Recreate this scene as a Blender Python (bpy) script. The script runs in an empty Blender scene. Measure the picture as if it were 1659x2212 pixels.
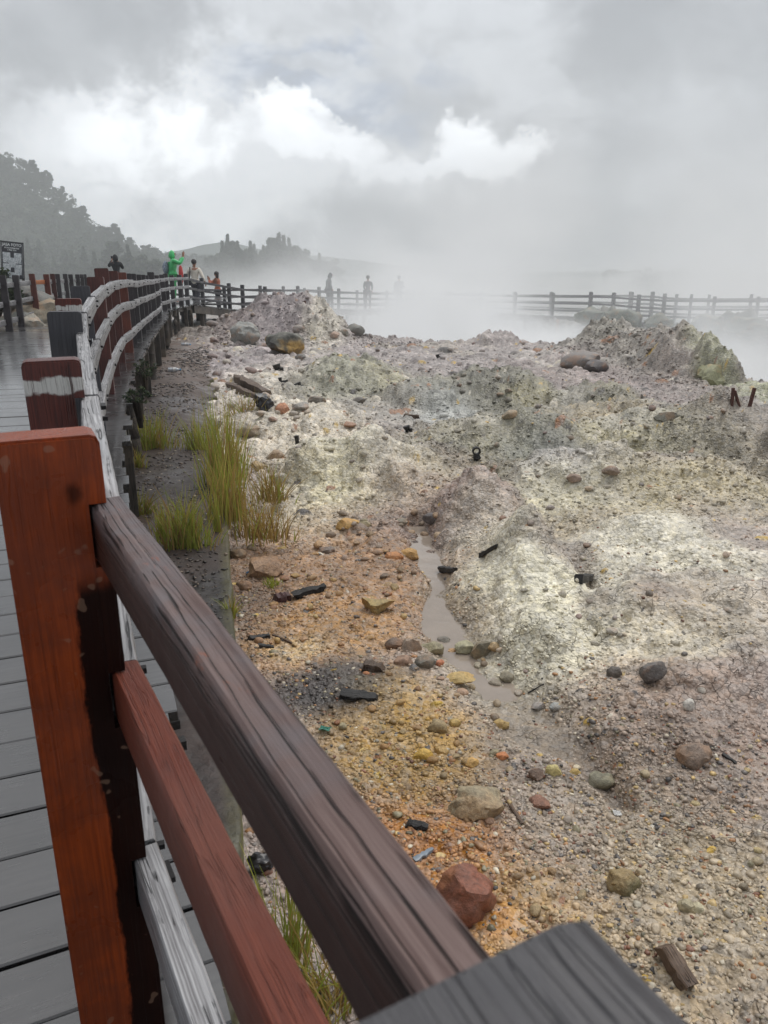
import bpy, bmesh, math, random
import numpy as np
from mathutils import Vector, Matrix, Euler
R_ = math.radians
random.seed(7)
RNG = np.random.default_rng(11)
S = bpy.context.scene
COL = S.collection

# ------------------------------------------------------------------ camera geometry (photo measured on a 1659 x 2212 grid)
F, CX, CY = 1671.0, 829.5, 1106.0
PITCH = R_(17.5)
CAMZ = 1.17
cp, sp = math.cos(PITCH), math.sin(PITCH)
def ray(x, y):
    a = (CY - y) / F
    return np.array([(x - CX) / F, cp + a * sp, -sp + a * cp])
def P(x, y, D):                       # world point at forward distance D
    r = ray(x, y); t = D / r[1]
    return np.array([r[0] * t, D, CAMZ + r[2] * t])
def G(x, y, z=-0.7):                  # world point on the level z
    r = ray(x, y); t = (z - CAMZ) / r[2]
    return np.array([r[0] * t, r[1] * t, z])

def lin(c):
    c = np.asarray(c, float) / 255.0
    return np.where(c <= 0.04045, c / 12.92, ((c + 0.055) / 1.055) ** 2.4)
def L4(r, g, b): return tuple(float(v) for v in lin((r, g, b))) + (1.0,)

# ------------------------------------------------------------------ numpy noise
def _hash(ix, iy, seed):
    n = (ix.astype(np.int64) * 374761393 + iy.astype(np.int64) * 668265263 + seed * 1442695041) & 0x7fffffff
    n = (n ^ (n >> 13)) * 1274126177 & 0x7fffffff
    n = (n ^ (n >> 16)) * 668265263 & 0x7fffffff
    return ((n ^ (n >> 15)) & 0xffffff) / float(0xffffff)
def vnoise(x, y, seed=0):
    x = np.asarray(x, float); y = np.asarray(y, float)
    ix = np.floor(x); iy = np.floor(y); fx = x - ix; fy = y - iy
    ux = fx * fx * fx * (fx * (fx * 6 - 15) + 10); uy = fy * fy * fy * (fy * (fy * 6 - 15) + 10)
    a = _hash(ix, iy, seed); b = _hash(ix + 1, iy, seed); c = _hash(ix, iy + 1, seed); d = _hash(ix + 1, iy + 1, seed)
    return (a * (1 - ux) + b * ux) * (1 - uy) + (c * (1 - ux) + d * ux) * uy * 1.0
def fbm(x, y, oct=4, seed=0, gain=.5):
    s = 0; a = 1; t = 0
    for i in range(oct):
        k = 2 ** i
        s = s + a * (vnoise(x * k + 17.3 * i, y * k - 9.1 * i, seed + i) - .5); t += a; a *= gain
    return s / t * 2
def ridged(x, y, oct=4, seed=0):
    s = 0; a = 1; t = 0
    for i in range(oct):
        k = 2 ** i
        s = s + a * (1 - np.abs(2 * vnoise(x * k + 3.7 * i, y * k + 5.9 * i, seed + i) - 1)); t += a; a *= .5
    return s / t
def stones(x, y, cell, seed, fill, flat=.65, rmin=.22, rmax=.52):
    """height field of rounded stones; returns height and a random id per stone"""
    gx = x / cell; gy = y / cell
    ix = np.floor(gx); iy = np.floor(gy)
    best = np.zeros_like(gx); ident = np.zeros_like(gx)
    for dx in (-1, 0, 1):
        for dy in (-1, 0, 1):
            cx = ix + dx; cy = iy + dy
            px = cx + _hash(cx, cy, seed); py = cy + _hash(cx, cy, seed + 1)
            rr = _hash(cx, cy, seed + 2); on = _hash(cx, cy, seed + 3) < fill
            r = rmin + (rmax - rmin) * rr * rr
            an = _hash(cx, cy, seed + 4) * 3.14; st = .65 + .7 * _hash(cx, cy, seed + 5)
            ex = gx - px; ey = gy - py
            qx = (ex * np.cos(an) + ey * np.sin(an)) * st; qy = (-ex * np.sin(an) + ey * np.cos(an)) / st
            d2 = (qx * qx + qy * qy) / (r * r)
            h = np.where(on, r * flat * np.sqrt(np.clip(1 - d2, 0, 1)), 0)
            m = h > best
            best = np.where(m, h, best); ident = np.where(m, .05 + .95 * _hash(cx, cy, seed + 6), ident)
    return best * cell, ident
def sstep(a, b, x):
    t = np.clip((np.asarray(x, float) - a) / (b - a), 0, 1); return t * t * (3 - 2 * t)

# ------------------------------------------------------------------ object helpers
def tag(o, label=None, cat=None, group=None, kind=None):
    if label: o['label'] = label
    if cat: o['category'] = cat
    if group: o['group'] = group
    if kind: o['kind'] = kind
    return o
def empty(name, loc=(0, 0, 0), rz=0.0):
    o = bpy.data.objects.new(name, None); COL.objects.link(o)
    o.location = loc; o.rotation_euler = (0, 0, rz); o.empty_display_size = .1
    return o
def link(name, me, m=None, parent=None, M=None):
    if m is not None and len(me.materials) == 0: me.materials.append(m)
    o = bpy.data.objects.new(name, me); COL.objects.link(o)
    if parent is not None: o.parent = parent
    if M is not None: o.matrix_local = M
    return o
def np_mesh(name, V, Fq, smooth=True, col=None):
    """V (n,3), Fq (m,3|4) numpy -> mesh"""
    V = np.ascontiguousarray(V, dtype=np.float32); Fq = np.ascontiguousarray(Fq, dtype=np.int32)
    me = bpy.data.meshes.new(name); k = Fq.shape[1]
    me.vertices.add(len(V)); me.vertices.foreach_set('co', V.ravel())
    me.loops.add(Fq.size); me.loops.foreach_set('vertex_index', Fq.ravel())
    me.polygons.add(len(Fq))
    me.polygons.foreach_set('loop_start', np.arange(0, Fq.size, k, dtype=np.int32))
    me.polygons.foreach_set('loop_total', np.full(len(Fq), k, dtype=np.int32))
    me.polygons.foreach_set('use_smooth', np.full(len(Fq), smooth, dtype=bool))
    me.update(calc_edges=True)
    if col is not None:
        at = me.color_attributes.new('Col', 'FLOAT_COLOR', 'POINT')
        c4 = np.ones((len(V), 4), np.float32); c4[:, :3] = col
        at.data.foreach_set('color', c4.ravel())
    return me
def bm_mesh(name, bm, smooth=False, angle=None):
    me = bpy.data.meshes.new(name); bmesh.ops.recalc_face_normals(bm, faces=bm.faces[:])
    bm.to_mesh(me); bm.free()
    if smooth or angle:
        me.polygons.foreach_set('use_smooth', np.ones(len(me.polygons), dtype=bool))
        if angle: me.set_sharp_from_angle(angle=R_(angle))
    return me
def bm_box(bm, c, s, M=None):
    r = bmesh.ops.create_cube(bm, size=1.0)['verts']
    for v in r:
        v.co = Vector((v.co.x * s[0] + c[0], v.co.y * s[1] + c[1], v.co.z * s[2] + c[2]))
        if M is not None: v.co = M @ v.co
    return r
def bm_prism(bm, poly, y0, y1, axes='xz'):
    """polygon in the x-z plane pushed along y"""
    a = [bm.verts.new((p[0], y0, p[1])) for p in poly]; b = [bm.verts.new((p[0], y1, p[1])) for p in poly]
    bm.faces.new(a); bm.faces.new(b[::-1]); n = len(poly)
    for i in range(n): bm.faces.new((a[i], b[i], b[(i + 1) % n], a[(i + 1) % n]))
def bm_tube(bm, pts, rads, seg=8, cap=True):
    pts = [Vector(p) for p in pts]; rings = []
    for i, p in enumerate(pts):
        t = (pts[min(i + 1, len(pts) - 1)] - pts[max(i - 1, 0)]).normalized()
        u = t.cross(Vector((0, 0, 1)))
        if u.length < 1e-3: u = t.cross(Vector((1, 0, 0)))
        u.normalize(); v = u.cross(t); r = rads[i] if hasattr(rads, '__len__') else rads
        rings.append([bm.verts.new(p + (u * math.cos(2 * math.pi * k / seg) + v * math.sin(2 * math.pi * k / seg)) * r) for k in range(seg)])
    for i in range(len(rings) - 1):
        for k in range(seg):
            bm.faces.new((rings[i][k], rings[i][(k + 1) % seg], rings[i + 1][(k + 1) % seg], rings[i + 1][k]))
    if cap:
        bm.faces.new(rings[0][::-1]); bm.faces.new(rings[-1])
def frame_matrix(origin, xdir, up=(0, 0, 1)):
    x = Vector(xdir).normalized(); z = Vector(up); y = z.cross(x).normalized(); z = x.cross(y).normalized()
    M = Matrix(((x.x, y.x, z.x, origin[0]), (x.y, y.y, z.y, origin[1]), (x.z, y.z, z.z, origin[2]), (0, 0, 0, 1)))
    return M

# ------------------------------------------------------------------ shader node helpers
class NT:
    def __init__(s, name=None, tree=None):
        if tree is None:
            s.m = bpy.data.materials.new(name); s.m.use_nodes = True; tree = s.m.node_tree
        s.t = tree; s.t.nodes.clear()
    def n(s, typ, ins=None, out=0, **at):
        nd = s.t.nodes.new(typ)
        for k, v in at.items(): setattr(nd, k, v)
        for k, v in (ins or {}).items():
            if isinstance(v, bpy.types.NodeSocket): s.t.links.new(v, nd.inputs[k])
            else: nd.inputs[k].default_value = v
        return nd.outputs[out] if out is not None else nd
    def m_(s, op, a, b=0.0, c=None, clamp=False):
        ins = {0: a, 1: b}
        if c is not None: ins[2] = c
        return s.n('ShaderNodeMath', ins, operation=op, use_clamp=clamp)
    def mr(s, v, a, b, c=0.0, d=1.0, smooth=True):
        return s.n('ShaderNodeMapRange', {0: v, 1: a, 2: b, 3: c, 4: d}, interpolation_type='SMOOTHSTEP' if smooth else 'LINEAR')
    def mix(s, f, a, b, mode='MIX'):
        nd = s.t.nodes.new('ShaderNodeMix'); nd.data_type = 'RGBA'; nd.blend_type = mode; nd.clamp_factor = True
        for k, v in ((0, f), (6, a), (7, b)):
            if isinstance(v, bpy.types.NodeSocket): s.t.links.new(v, nd.inputs[k])
            else: nd.inputs[k].default_value = v
        return nd.outputs[2]
    def noise(s, vec, scale, detail=4, rough=.55, dist=0.0, out=0):
        return s.n('ShaderNodeTexNoise', {'Vector': vec, 'Scale': scale, 'Detail': detail, 'Roughness': rough, 'Distortion': dist}, out=out)
    def scalev(s, vec, sc):
        return s.n('ShaderNodeMapping', {'Vector': vec, 'Scale': sc})
    def bsdf(s, color, rough=.6, normal=None, spec=.5, metal=0.0, extra=None):
        ins = {'Base Color': color, 'Roughness': rough, 'Metallic': metal, 'Specular IOR Level': spec}
        if normal is not None: ins['Normal'] = normal
        ins.update(extra or {})
        b = s.n('ShaderNodeBsdfPrincipled', ins)
        s.n('ShaderNodeOutputMaterial', {'Surface': b}, out=None)
        return s.m
    def bump(s, h, strength=.5, dist=.01, normal=None):
        ins = {'Height': h, 'Strength': strength, 'Distance': dist}
        if normal is not None: ins['Normal'] = normal
        return s.n('ShaderNodeBump', ins)

def mat_wood(name, base, dark, axis='X', crack=.6, crackscale=1.0, rough=.45, patch=None, patchamt=.45, bandz=None, stain=None, varied=.25, spec=.5, sides=None, contrast=1.0, patch2=None, cw=1.0):
    """weathered timber; grain runs along the local axis"""
    t = NT(name); oc = t.n('ShaderNodeTexCoord', out=3)
    rnd = t.n('ShaderNodeObjectInfo', out=5)
    off = t.n('ShaderNodeCombineXYZ', {0: t.m_('MULTIPLY', rnd, 37.0), 1: t.m_('MULTIPLY', rnd, 91.0), 2: t.m_('MULTIPLY', rnd, 53.0)})
    v = t.n('ShaderNodeVectorMath', {0: oc, 1: off}, operation='ADD')
    k = {'X': (.22, 26, 26), 'Y': (26, .22, 26), 'Z': (26, 26, .22)}[axis]
    gv = t.scalev(v, k)
    warp = t.noise(v, 3.0, 3, .5, out=1)
    gv2 = t.n('ShaderNodeVectorMath', {0: gv, 1: t.n('ShaderNodeVectorMath', {0: warp, 3: .4}, operation='SCALE')}, operation='ADD')
    fine = t.noise(gv2, 9.0 * crackscale, 5, .65)
    med = t.noise(gv2, 2.2 * crackscale, 4, .6)
    big = t.noise(v, 5.0, 4, .6)
    c = t.mix(t.mr(fine, .5 - .2 / contrast, .5 + .22 / contrast), dark, base)
    if patch: c = t.mix(t.m_('MULTIPLY', t.mr(t.noise(v, 3.2, 5, .65), .48, .62), patchamt), c, patch)
    if patch2: c = t.mix(t.mr(t.noise(t.scalev(v, (1, 3, 3) if axis == 'X' else (3, 3, 1)), 5.0, 5, .7), .60, .66, 0, .8), c, patch2)
    c = t.mix(t.mr(big, .35, .7, .28, 0.0), c, dark)
    hsv = t.n('ShaderNodeHueSaturation', {'Color': c, 'Value': t.mr(rnd, 0, 1, 1 - varied, 1 + varied, smooth=False)})
    # cracks: thin level lines of a stretched, low-detail noise
    na = t.noise(gv2, 1.7 * crackscale, 1, .4); nb_ = t.noise(gv2, 4.3 * crackscale, 1, .4)
    ca_ = t.mr(t.m_('ABSOLUTE', t.m_('SUBTRACT', na, .5)), .004 * cw, .020 * cw, 1.0, 0.0)
    cb_ = t.mr(t.m_('ABSOLUTE', t.m_('SUBTRACT', nb_, .5)), .004 * cw, .022 * cw, .85, 0.0)
    gate = t.mr(t.noise(v, 7.0, 3), .40 - .10 * (cw - 1), .50 - .06 * (cw - 1)); gate2 = t.mr(t.noise(v, 11.0, 3), .46 - .08 * (cw - 1), .56 - .06 * (cw - 1))
    crk = t.m_('MULTIPLY', t.m_('MAXIMUM', t.m_('MULTIPLY', ca_, gate), t.m_('MULTIPLY', cb_, gate2)), crack)
    c2 = t.mix(crk, hsv, tuple(x * .12 for x in dark[:3]) + (1,))
    sep = t.n('ShaderNodeSeparateXYZ', {0: oc}, out=None)
    if sides:   # brown flanks, their shade painted into the colour, under a weathered top face
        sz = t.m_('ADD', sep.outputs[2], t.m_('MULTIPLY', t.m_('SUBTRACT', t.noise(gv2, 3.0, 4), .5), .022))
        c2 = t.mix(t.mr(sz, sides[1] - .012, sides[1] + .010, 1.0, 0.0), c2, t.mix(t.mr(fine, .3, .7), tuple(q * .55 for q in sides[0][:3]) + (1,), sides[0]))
    if bandz:   # worn white paint band across a post
        w = t.m_('ADD', sep.outputs[2], t.m_('MULTIPLY', t.m_('SUBTRACT', t.noise(v, 22.0, 4), .5), .05))
        b = t.m_('MULTIPLY', t.mr(w, bandz[0], bandz[0] + .008), t.mr(w, bandz[1], bandz[1] + .008, 1.0, 0.0))
        b = t.m_('MULTIPLY', b, t.mr(fine, .36, .46))
        c2 = t.mix(t.m_('MULTIPLY', b, .9), c2, L4(205, 205, 200))
    if stain:   # wet black stain: local x beyond stain[0] below z stain[1]
        wx = t.m_('ADD', sep.outputs[0], t.m_('MULTIPLY', t.m_('SUBTRACT', t.noise(t.scalev(v, (1, 1, .3)), 16.0, 6, .72), .5), .05))
        zz = t.m_('ADD', sep.outputs[2], t.m_('MULTIPLY', t.m_('SUBTRACT', t.noise(v, 18.0, 4), .5), .06))
        b = t.m_('MULTIPLY', t.mr(wx, stain[0] - .004, stain[0] + .004), t.mr(zz, stain[1] - .03, stain[1] + .03, 1.0, 0.0))
        dx = t.m_('SUBTRACT', sep.outputs[0], stain[2]); dz = t.m_('SUBTRACT', sep.outputs[2], stain[3])
        dd = t.m_('SQRT', t.m_('ADD', t.m_('POWER', dx, 2.0), t.m_('POWER', t.m_('MULTIPLY', dz, .7), 2.0)))
        dd = t.m_('ADD', dd, t.m_('MULTIPLY', t.m_('SUBTRACT', t.noise(v, 60.0, 4), .5), .012))
        b = t.m_('MAXIMUM', b, t.mr(dd, .004, .016, .75, 0.0))
        c2 = t.mix(t.m_('MULTIPLY', b, .96), c2, (.004, .003, .003, 1)); spec = t.m_('SUBTRACT', spec, t.m_('MULTIPLY', b, spec * .8))
        sp_ = t.mr(t.noise(v, 34.0, 1), .70, .74, 0.0, .35)
        c2 = t.mix(sp_, c2, L4(150, 120, 100))
    h = t.m_('SUBTRACT', t.m_('MULTIPLY', fine, .35), t.m_('MULTIPLY', crk, 1.6))
    rg = t.mr(big, .3, .7, rough - .1, rough + .15)
    return t.bsdf(c2, rg, t.bump(h, .8, .006), spec)
HAZE_D, MIST_D, ST_LOW, ST_MID, ST_PLUME, ST_BACK, ZEN, SUN_E, EXPO, SKYK = .0012, .008, 1.7, .032, .19, .03, 1.12, 1.7, 0.0, 1.32
# ------------------------------------------------------------------ materials
GREYW, GREYD = L4(180, 180, 182), L4(98, 96, 98)
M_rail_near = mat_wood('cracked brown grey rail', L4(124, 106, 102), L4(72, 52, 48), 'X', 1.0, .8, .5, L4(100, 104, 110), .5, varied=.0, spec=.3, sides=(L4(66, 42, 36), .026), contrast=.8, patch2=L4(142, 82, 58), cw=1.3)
M_rail_red = mat_wood('red brown rail', L4(122, 62, 44), L4(84, 38, 27), 'X', .2, 1.4, .45, L4(106, 68, 58), .5, varied=.0, spec=.3, contrast=.7)
M_rail_grey = mat_wood('weathered silver grey rail', GREYW, GREYD, 'X', .85, .9, .45, varied=.12)
M_rail_far = mat_wood('dark far rail', L4(78, 76, 80), L4(44, 43, 46), 'X', .4, 1.0, .5, varied=.15)
M_rail_orange = mat_wood('new orange rail', L4(206, 128, 70), L4(150, 84, 44), 'X', .3, 1.0, .5, varied=.05)
M_post_orange = mat_wood('orange brown post', L4(164, 72, 24), L4(116, 46, 14), 'Z', .1, 1.0, .28, L4(92, 42, 24), .6, stain=(-.056, .91, -.042, 1.042), varied=.0, spec=.28, contrast=.7)
M_post_band = mat_wood('red brown post with paint band', L4(108, 48, 36), L4(62, 26, 22), 'Z', .3, 1.0, .4, bandz=(1.00, 1.038), varied=.05)
M_post_band2 = mat_wood('red brown post with thin paint band', L4(108, 48, 36), L4(62, 26, 22), 'Z', .3, 1.0, .4, bandz=(.925, .955), varied=.05)
M_post_red = mat_wood('dark red brown post', L4(98, 48, 40), L4(56, 28, 25), 'Z', .3, 1.0, .42, varied=.15)
M_post_bright = mat_wood('red orange post', L4(126, 64, 46), L4(76, 36, 28), 'Z', .3, 1.0, .42, varied=.08)
M_post_grey = mat_wood('slate grey post', L4(78, 78, 83), L4(52, 52, 57), 'Z', .12, 1.6, .5, varied=.08)
M_post_cap = mat_wood('slate grey post with split end grain', L4(74, 73, 77), L4(42, 41, 45), 'Y', .3, 1.0, .45, L4(92, 88, 88), .4, varied=.0, contrast=.45)
M_post_dark = mat_wood('near black wet post', L4(66, 60, 64), L4(36, 32, 35), 'Z', .4, 1.0, .42, varied=.25)
M_post_far = mat_wood('dark grey far post', L4(74, 73, 78), L4(42, 41, 45), 'Z', .4, 1.0, .5, varied=.2)
M_deck_wood = None
def mk_deck():
    t = NT('wet deck planks'); oc = t.n('ShaderNodeTexCoord', out=3)
    at = t.n('ShaderNodeAttribute', attribute_name='Col', out=None)
    uv = t.n('ShaderNodeUVMap', uv_map='UVMap')
    g = t.scalev(uv, (1.2, 22, 1))
    rnd = at.outputs[0]
    off = t.n('ShaderNodeVectorMath', {0: rnd, 3: 50.0}, operation='SCALE')
    gv = t.n('ShaderNodeVectorMath', {0: g, 1: off}, operation='ADD')
    fine = t.noise(gv, 6, 5, .65); wet = t.noise(oc, 1.1, 4, .6)
    c = t.mix(t.mr(fine, .3, .7), L4(34, 33, 35), L4(60, 58, 58))
    c = t.mix(t.mr(t.noise(oc, 7.0, 5, .65), .5, .68, 0, .35), c, L4(48, 45, 42))
    c = t.n('ShaderNodeHueSaturation', {'Color': c, 'Value': t.m_('MULTIPLY', t.mr(at.outputs[2], 0, 1, .72, 1.25, smooth=False), t.mr(t.noise(oc, 3.1, 5, .7), .35, .65, .75, 1.2))})
    rg = t.m_('ADD', t.mr(wet, .35, .65, .12, .32), t.m_('MULTIPLY', fine, .10))
    return t.bsdf(c, rg, t.bump(fine, .12, .003), 1.0, extra={'Coat Weight': .8, 'Coat Roughness': .14})
M_deck = mk_deck()
M_support = mat_wood('dark support post', L4(96, 88, 80), L4(50, 46, 43), 'Z', .5, .8, .6, L4(120, 108, 92), .5, varied=.3)
M_charred = mat_wood('charred timber', L4(44, 41, 41), L4(16, 15, 15), 'X', .8, 1.2, .6, varied=.2)
M_drift = mat_wood('driftwood', L4(112, 92, 74), L4(58, 44, 36), 'X', .7, 1.0, .65, varied=.3)
M_redwood = mat_wood('dark red wood block', L4(96, 58, 58), L4(52, 30, 32), 'X', .4, 1.0, .5, varied=.1)

def mk_ground():
    t = NT('crater ground'); at = t.n('ShaderNodeAttribute', attribute_name='Col', out=None)
    oc = t.n('ShaderNodeTexCoord', out=3)
    wet = at.outputs[3]
    vo = t.n('ShaderNodeTexVoronoi', {'Vector': oc, 'Scale': 34.0, 'Randomness': 1.0}, out=None)
    vo2 = t.n('ShaderNodeTexVoronoi', {'Vector': oc, 'Scale': 75.0, 'Randomness': 1.0}, out=None)
    va = t.n('ShaderNodeTexVoronoi', {'Vector': oc, 'Scale': 8.0}, out=None); vb = t.n('ShaderNodeTexVoronoi', {'Vector': oc, 'Scale': 17.0}, out=None)
    n1 = t.noise(oc, 9.0, 6, .68); n2 = t.noise(oc, 42.0, 4, .7); n3 = t.noise(oc, 2.3, 4, .6)
    sepc = t.n('ShaderNodeSeparateColor', {0: vo.outputs['Color']}, out=None)
    val = t.m_('ADD', t.m_('MULTIPLY', sepc.outputs[0], .22), .84)
    sa = t.n('ShaderNodeSeparateColor', {0: va.outputs['Color']}); sb = t.n('ShaderNodeSeparateColor', {0: vb.outputs['Color']})
    val = t.m_('MULTIPLY', val, t.m_('ADD', .84, t.m_('ADD', t.m_('MULTIPLY', sa, .16), t.m_('MULTIPLY', sb, .22))))
    val = t.m_('MULTIPLY', val, t.mr(n2, .3, .7, .80, 1.16))
    val = t.m_('MULTIPLY', val, t.mr(n1, .3, .7, .80, 1.16))
    c = t.n('ShaderNodeHueSaturation', {'Color': at.outputs[0], 'Value': val, 'Saturation': t.mr(sepc.outputs[1], 0, 1, .8, 1.2)})
    # mud cracks
    ve = t.n('ShaderNodeTexVoronoi', {'Vector': t.n('ShaderNodeVectorMath', {0: oc, 1: t.n('ShaderNodeVectorMath', {0: t.noise(oc, 12.0, 3, .5, out=1), 3: .09}, operation='SCALE')}, operation='ADD'), 'Scale': 13.0}, feature='DISTANCE_TO_EDGE')
    ck = t.m_('MULTIPLY', t.mr(ve, 0.0, .036, 1.0, 0.0), t.mr(n3, .49, .60))
    c = t.mix(t.m_('MULTIPLY', ck, .6), c, (.045, .036, .03, 1))
    geo = t.n('ShaderNodeNewGeometry', out=None)
    h = t.m_('ADD', t.m_('MULTIPLY', t.m_('SUBTRACT', .5, vo.outputs['Distance']), .9), t.m_('MULTIPLY', t.m_('SUBTRACT', .5, vo2.outputs['Distance']), .4))
    h = t.m_('ADD', h, t.m_('MULTIPLY', n1, 1.2)); h = t.m_('SUBTRACT', h, t.m_('MULTIPLY', ck, .9))
    rg = t.m_('SUBTRACT', t.mr(n1, .3, .7, .28, .55), t.m_('MULTIPLY', wet, 0.0))
    return t.bsdf(c, rg, t.bump(h, .65, .02), .5)
M_ground = mk_ground()
def mk_vcol(name, rough=.6, sc=40.0, spec=.45, amp=.3):
    t = NT(name); at = t.n('ShaderNodeAttribute', attribute_name='Col', out=0)
    oc = t.n('ShaderNodeTexCoord', out=3); n = t.noise(oc, sc, 4, .65)
    c = t.n('ShaderNodeHueSaturation', {'Color': at, 'Value': t.mr(n, .3, .7, 1 - amp, 1 + amp)})
    return t.bsdf(c, rough, t.bump(n, .4, .25 / sc), spec)
M_gravel = mk_vcol('gravel pebbles', .42, 60.0, .5, amp=.25)
def mk_leafmat(name, rough=.6):
    t = NT(name); at = t.n('ShaderNodeAttribute', attribute_name='Col', out=0)
    b = t.n('ShaderNodeBsdfPrincipled', {'Base Color': at, 'Roughness': rough, 'Specular IOR Level': .3})
    tr = t.n('ShaderNodeBsdfTranslucent', {'Color': at})
    mx = t.n('ShaderNodeMixShader', {0: .3, 1: b, 2: tr})
    t.n('ShaderNodeOutputMaterial', {'Surface': mx}, out=None)
    return t.m
M_grass = mk_leafmat('grass blades', .45)
M_leaf = mk_leafmat('tree leaves')
def mk_rock():
    t = NT('rock'); oi = t.n('ShaderNodeObjectInfo', out=None); oc = t.n('ShaderNodeTexCoord', out=3)
    geo = t.n('ShaderNodeNewGeometry', out=None)
    off = t.n('ShaderNodeVectorMath', {0: oi.outputs['Location'], 3: 3.0}, operation='SCALE')
    gp = t.n('ShaderNodeVectorMath', {0: geo.outputs['Position'], 1: off}, operation='ADD')
    n1 = t.noise(gp, 14.0, 6, .7); n2 = t.noise(gp, 60.0, 5, .7); n3 = t.noise(gp, 5.0, 4, .6)
    al = oi.outputs['Alpha']
    c = t.mix(t.mr(n1, .36, .66), t.mix(.32, oi.outputs['Color'], (.06, .05, .045, 1)), oi.outputs['Color'])
    c = t.mix(t.mr(n3, .5, .63, 0, .5), c, t.mix(.5, oi.outputs['Color'], L4(176, 120, 64)))
    c = t.n('ShaderNodeHueSaturation', {'Color': c, 'Value': t.mr(n2, .3, .7, .72, 1.28)})
    h = t.m_('ADD', n1, t.m_('MULTIPLY', n2, .35))
    return t.bsdf(c, t.mr(n1, .3, .7, .42, .68), t.bump(h, .7, .02), .45)
M_rock = mk_rock()
def mk_boulder_stained():
    t = NT('stained boulder'); oc = t.n('ShaderNodeTexCoord', out=3)
    n1 = t.noise(oc, 3.0, 6, .65); n2 = t.noise(oc, 14.0, 5, .7); n3 = t.noise(oc, 2.0, 3, .5)
    sep = t.n('ShaderNodeSeparateXYZ', {0: oc}, out=None)
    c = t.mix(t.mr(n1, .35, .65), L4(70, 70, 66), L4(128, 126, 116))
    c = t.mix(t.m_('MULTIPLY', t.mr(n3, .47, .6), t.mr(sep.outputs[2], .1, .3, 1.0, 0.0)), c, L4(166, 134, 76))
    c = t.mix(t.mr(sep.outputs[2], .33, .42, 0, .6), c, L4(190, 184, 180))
    c = t.n('ShaderNodeHueSaturation', {'Color': c, 'Value': t.mr(n2, .3, .7, .7, 1.25)})
    return t.bsdf(c, .6, t.bump(t.m_('ADD', n1, t.m_('MULTIPLY', n2, .4)), .7, .06), .4)
M_stained = mk_boulder_stained()
def mk_strip():
    t = NT('wet concrete strip'); at = t.n('ShaderNodeAttribute', attribute_name='Col', out=None)
    geo = t.n('ShaderNodeNewGeometry', out=None); p = geo.outputs['Position']
    n1 = t.noise(p, 5.0, 6, .65); n2 = t.noise(p, 38.0, 5, .7); n3 = t.noise(p, 1.2, 4, .6)
    c = t.n('ShaderNodeHueSaturation', {'Color': at.outputs[0], 'Value': t.m_('MULTIPLY', t.mr(n2, .3, .7, .7, 1.3), t.mr(n1, .3, .7, .75, 1.2))})
    pit = t.mr(t.n('ShaderNodeTexVoronoi', {'Vector': p, 'Scale': 45.0}), .0, .22, 1.0, 0.0)
    c = t.mix(t.m_('MULTIPLY', pit, t.mr(n1, .5, .6, 0, .6)), c, (.02, .018, .017, 1))
    rg = t.m_('ADD', t.mr(n3, .40, .58, .22, .55), t.m_('MULTIPLY', n2, .2))
    return t.bsdf(c, rg, t.bump(t.m_('SUBTRACT', t.m_('ADD', n2, n1), t.m_('MULTIPLY', pit, .4)), .5, .008), .55)
M_strip = mk_strip()
def mk_flat(name, c, rough=.5, spec=.5, metal=0.0, nscale=30.0, amp=.12, extra=None):
    t = NT(name); oc = t.n('ShaderNodeTexCoord', out=3); n = t.noise(oc, nscale, 4, .6)
    cc = t.n('ShaderNodeHueSaturation', {'Color': c, 'Value': t.mr(n, .3, .7, 1 - amp, 1 + amp)})
    return t.bsdf(cc, rough, t.bump(n, .2, .15 / nscale), spec, metal, extra)
M_water = mk_flat('muddy stream water', L4(144, 132, 120), .02, 1.0, nscale=6.0, amp=.08)
M_pond = mk_flat('grey pond water', L4(176, 180, 180), .1, .6, nscale=2.0)
M_iron = mk_flat('rusted iron', L4(82, 52, 44), .7, .3, nscale=60.0, amp=.35)
M_blackpipe = mk_flat('blackened pipe', L4(30, 27, 27), .55, .4)
M_blackbag = mk_flat('black plastic', L4(34, 32, 36), .3, .6)
M_plastic = mk_flat('clear plastic', L4(214, 220, 228), .12, .6, extra={'Transmission Weight': .35, 'IOR': 1.4})
M_white = mk_flat('white scrap', L4(226, 226, 224), .4)
M_blue = mk_flat('blue plastic wrapper', L4(60, 140, 190), .35)
M_green = mk_flat('green wrapper', L4(70, 150, 130), .35)
M_yellowpack = mk_flat('yellow packet', L4(232, 206, 130), .35)
M_foil = mk_flat('grey foil', L4(120, 130, 140), .3)
M_bolt = mk_flat('dark bolt', L4(34, 32, 33), .5, metal=.5)
# people
M_skin = mk_flat('skin', L4(150, 108, 86), .5, nscale=20, amp=.05)
M_hair = mk_flat('dark hair', L4(36, 32, 32), .5)
M_greencoat = mk_flat('green raincoat', L4(70, 196, 116), .3, .6, nscale=7.0, amp=.28, extra={'Transmission Weight': .08})
M_blackcoat = mk_flat('black cloth', L4(30, 31, 36), .7, .3)
M_whiteshirt = mk_flat('cream shirt', L4(216, 208, 196), .7, .3, nscale=9.0)
M_darkpants = mk_flat('dark trousers', L4(44, 44, 54), .7, .3)
M_orangecoat = mk_flat('rust brown jacket', L4(176, 106, 80), .65, .3)
M_red = mk_flat('red folded umbrella', L4(190, 52, 50), .5)
M_shoewhite = mk_flat('white shoe', L4(214, 212, 210), .5)
M_phone = mk_flat('phone body', L4(44, 40, 44), .25)
M_greycloth = mk_flat('grey cloth', L4(84, 86, 92), .7, .3)
M_pack = mk_flat('patterned pack', L4(128, 138, 152), .6, .3, nscale=26.0, amp=.6)
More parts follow.
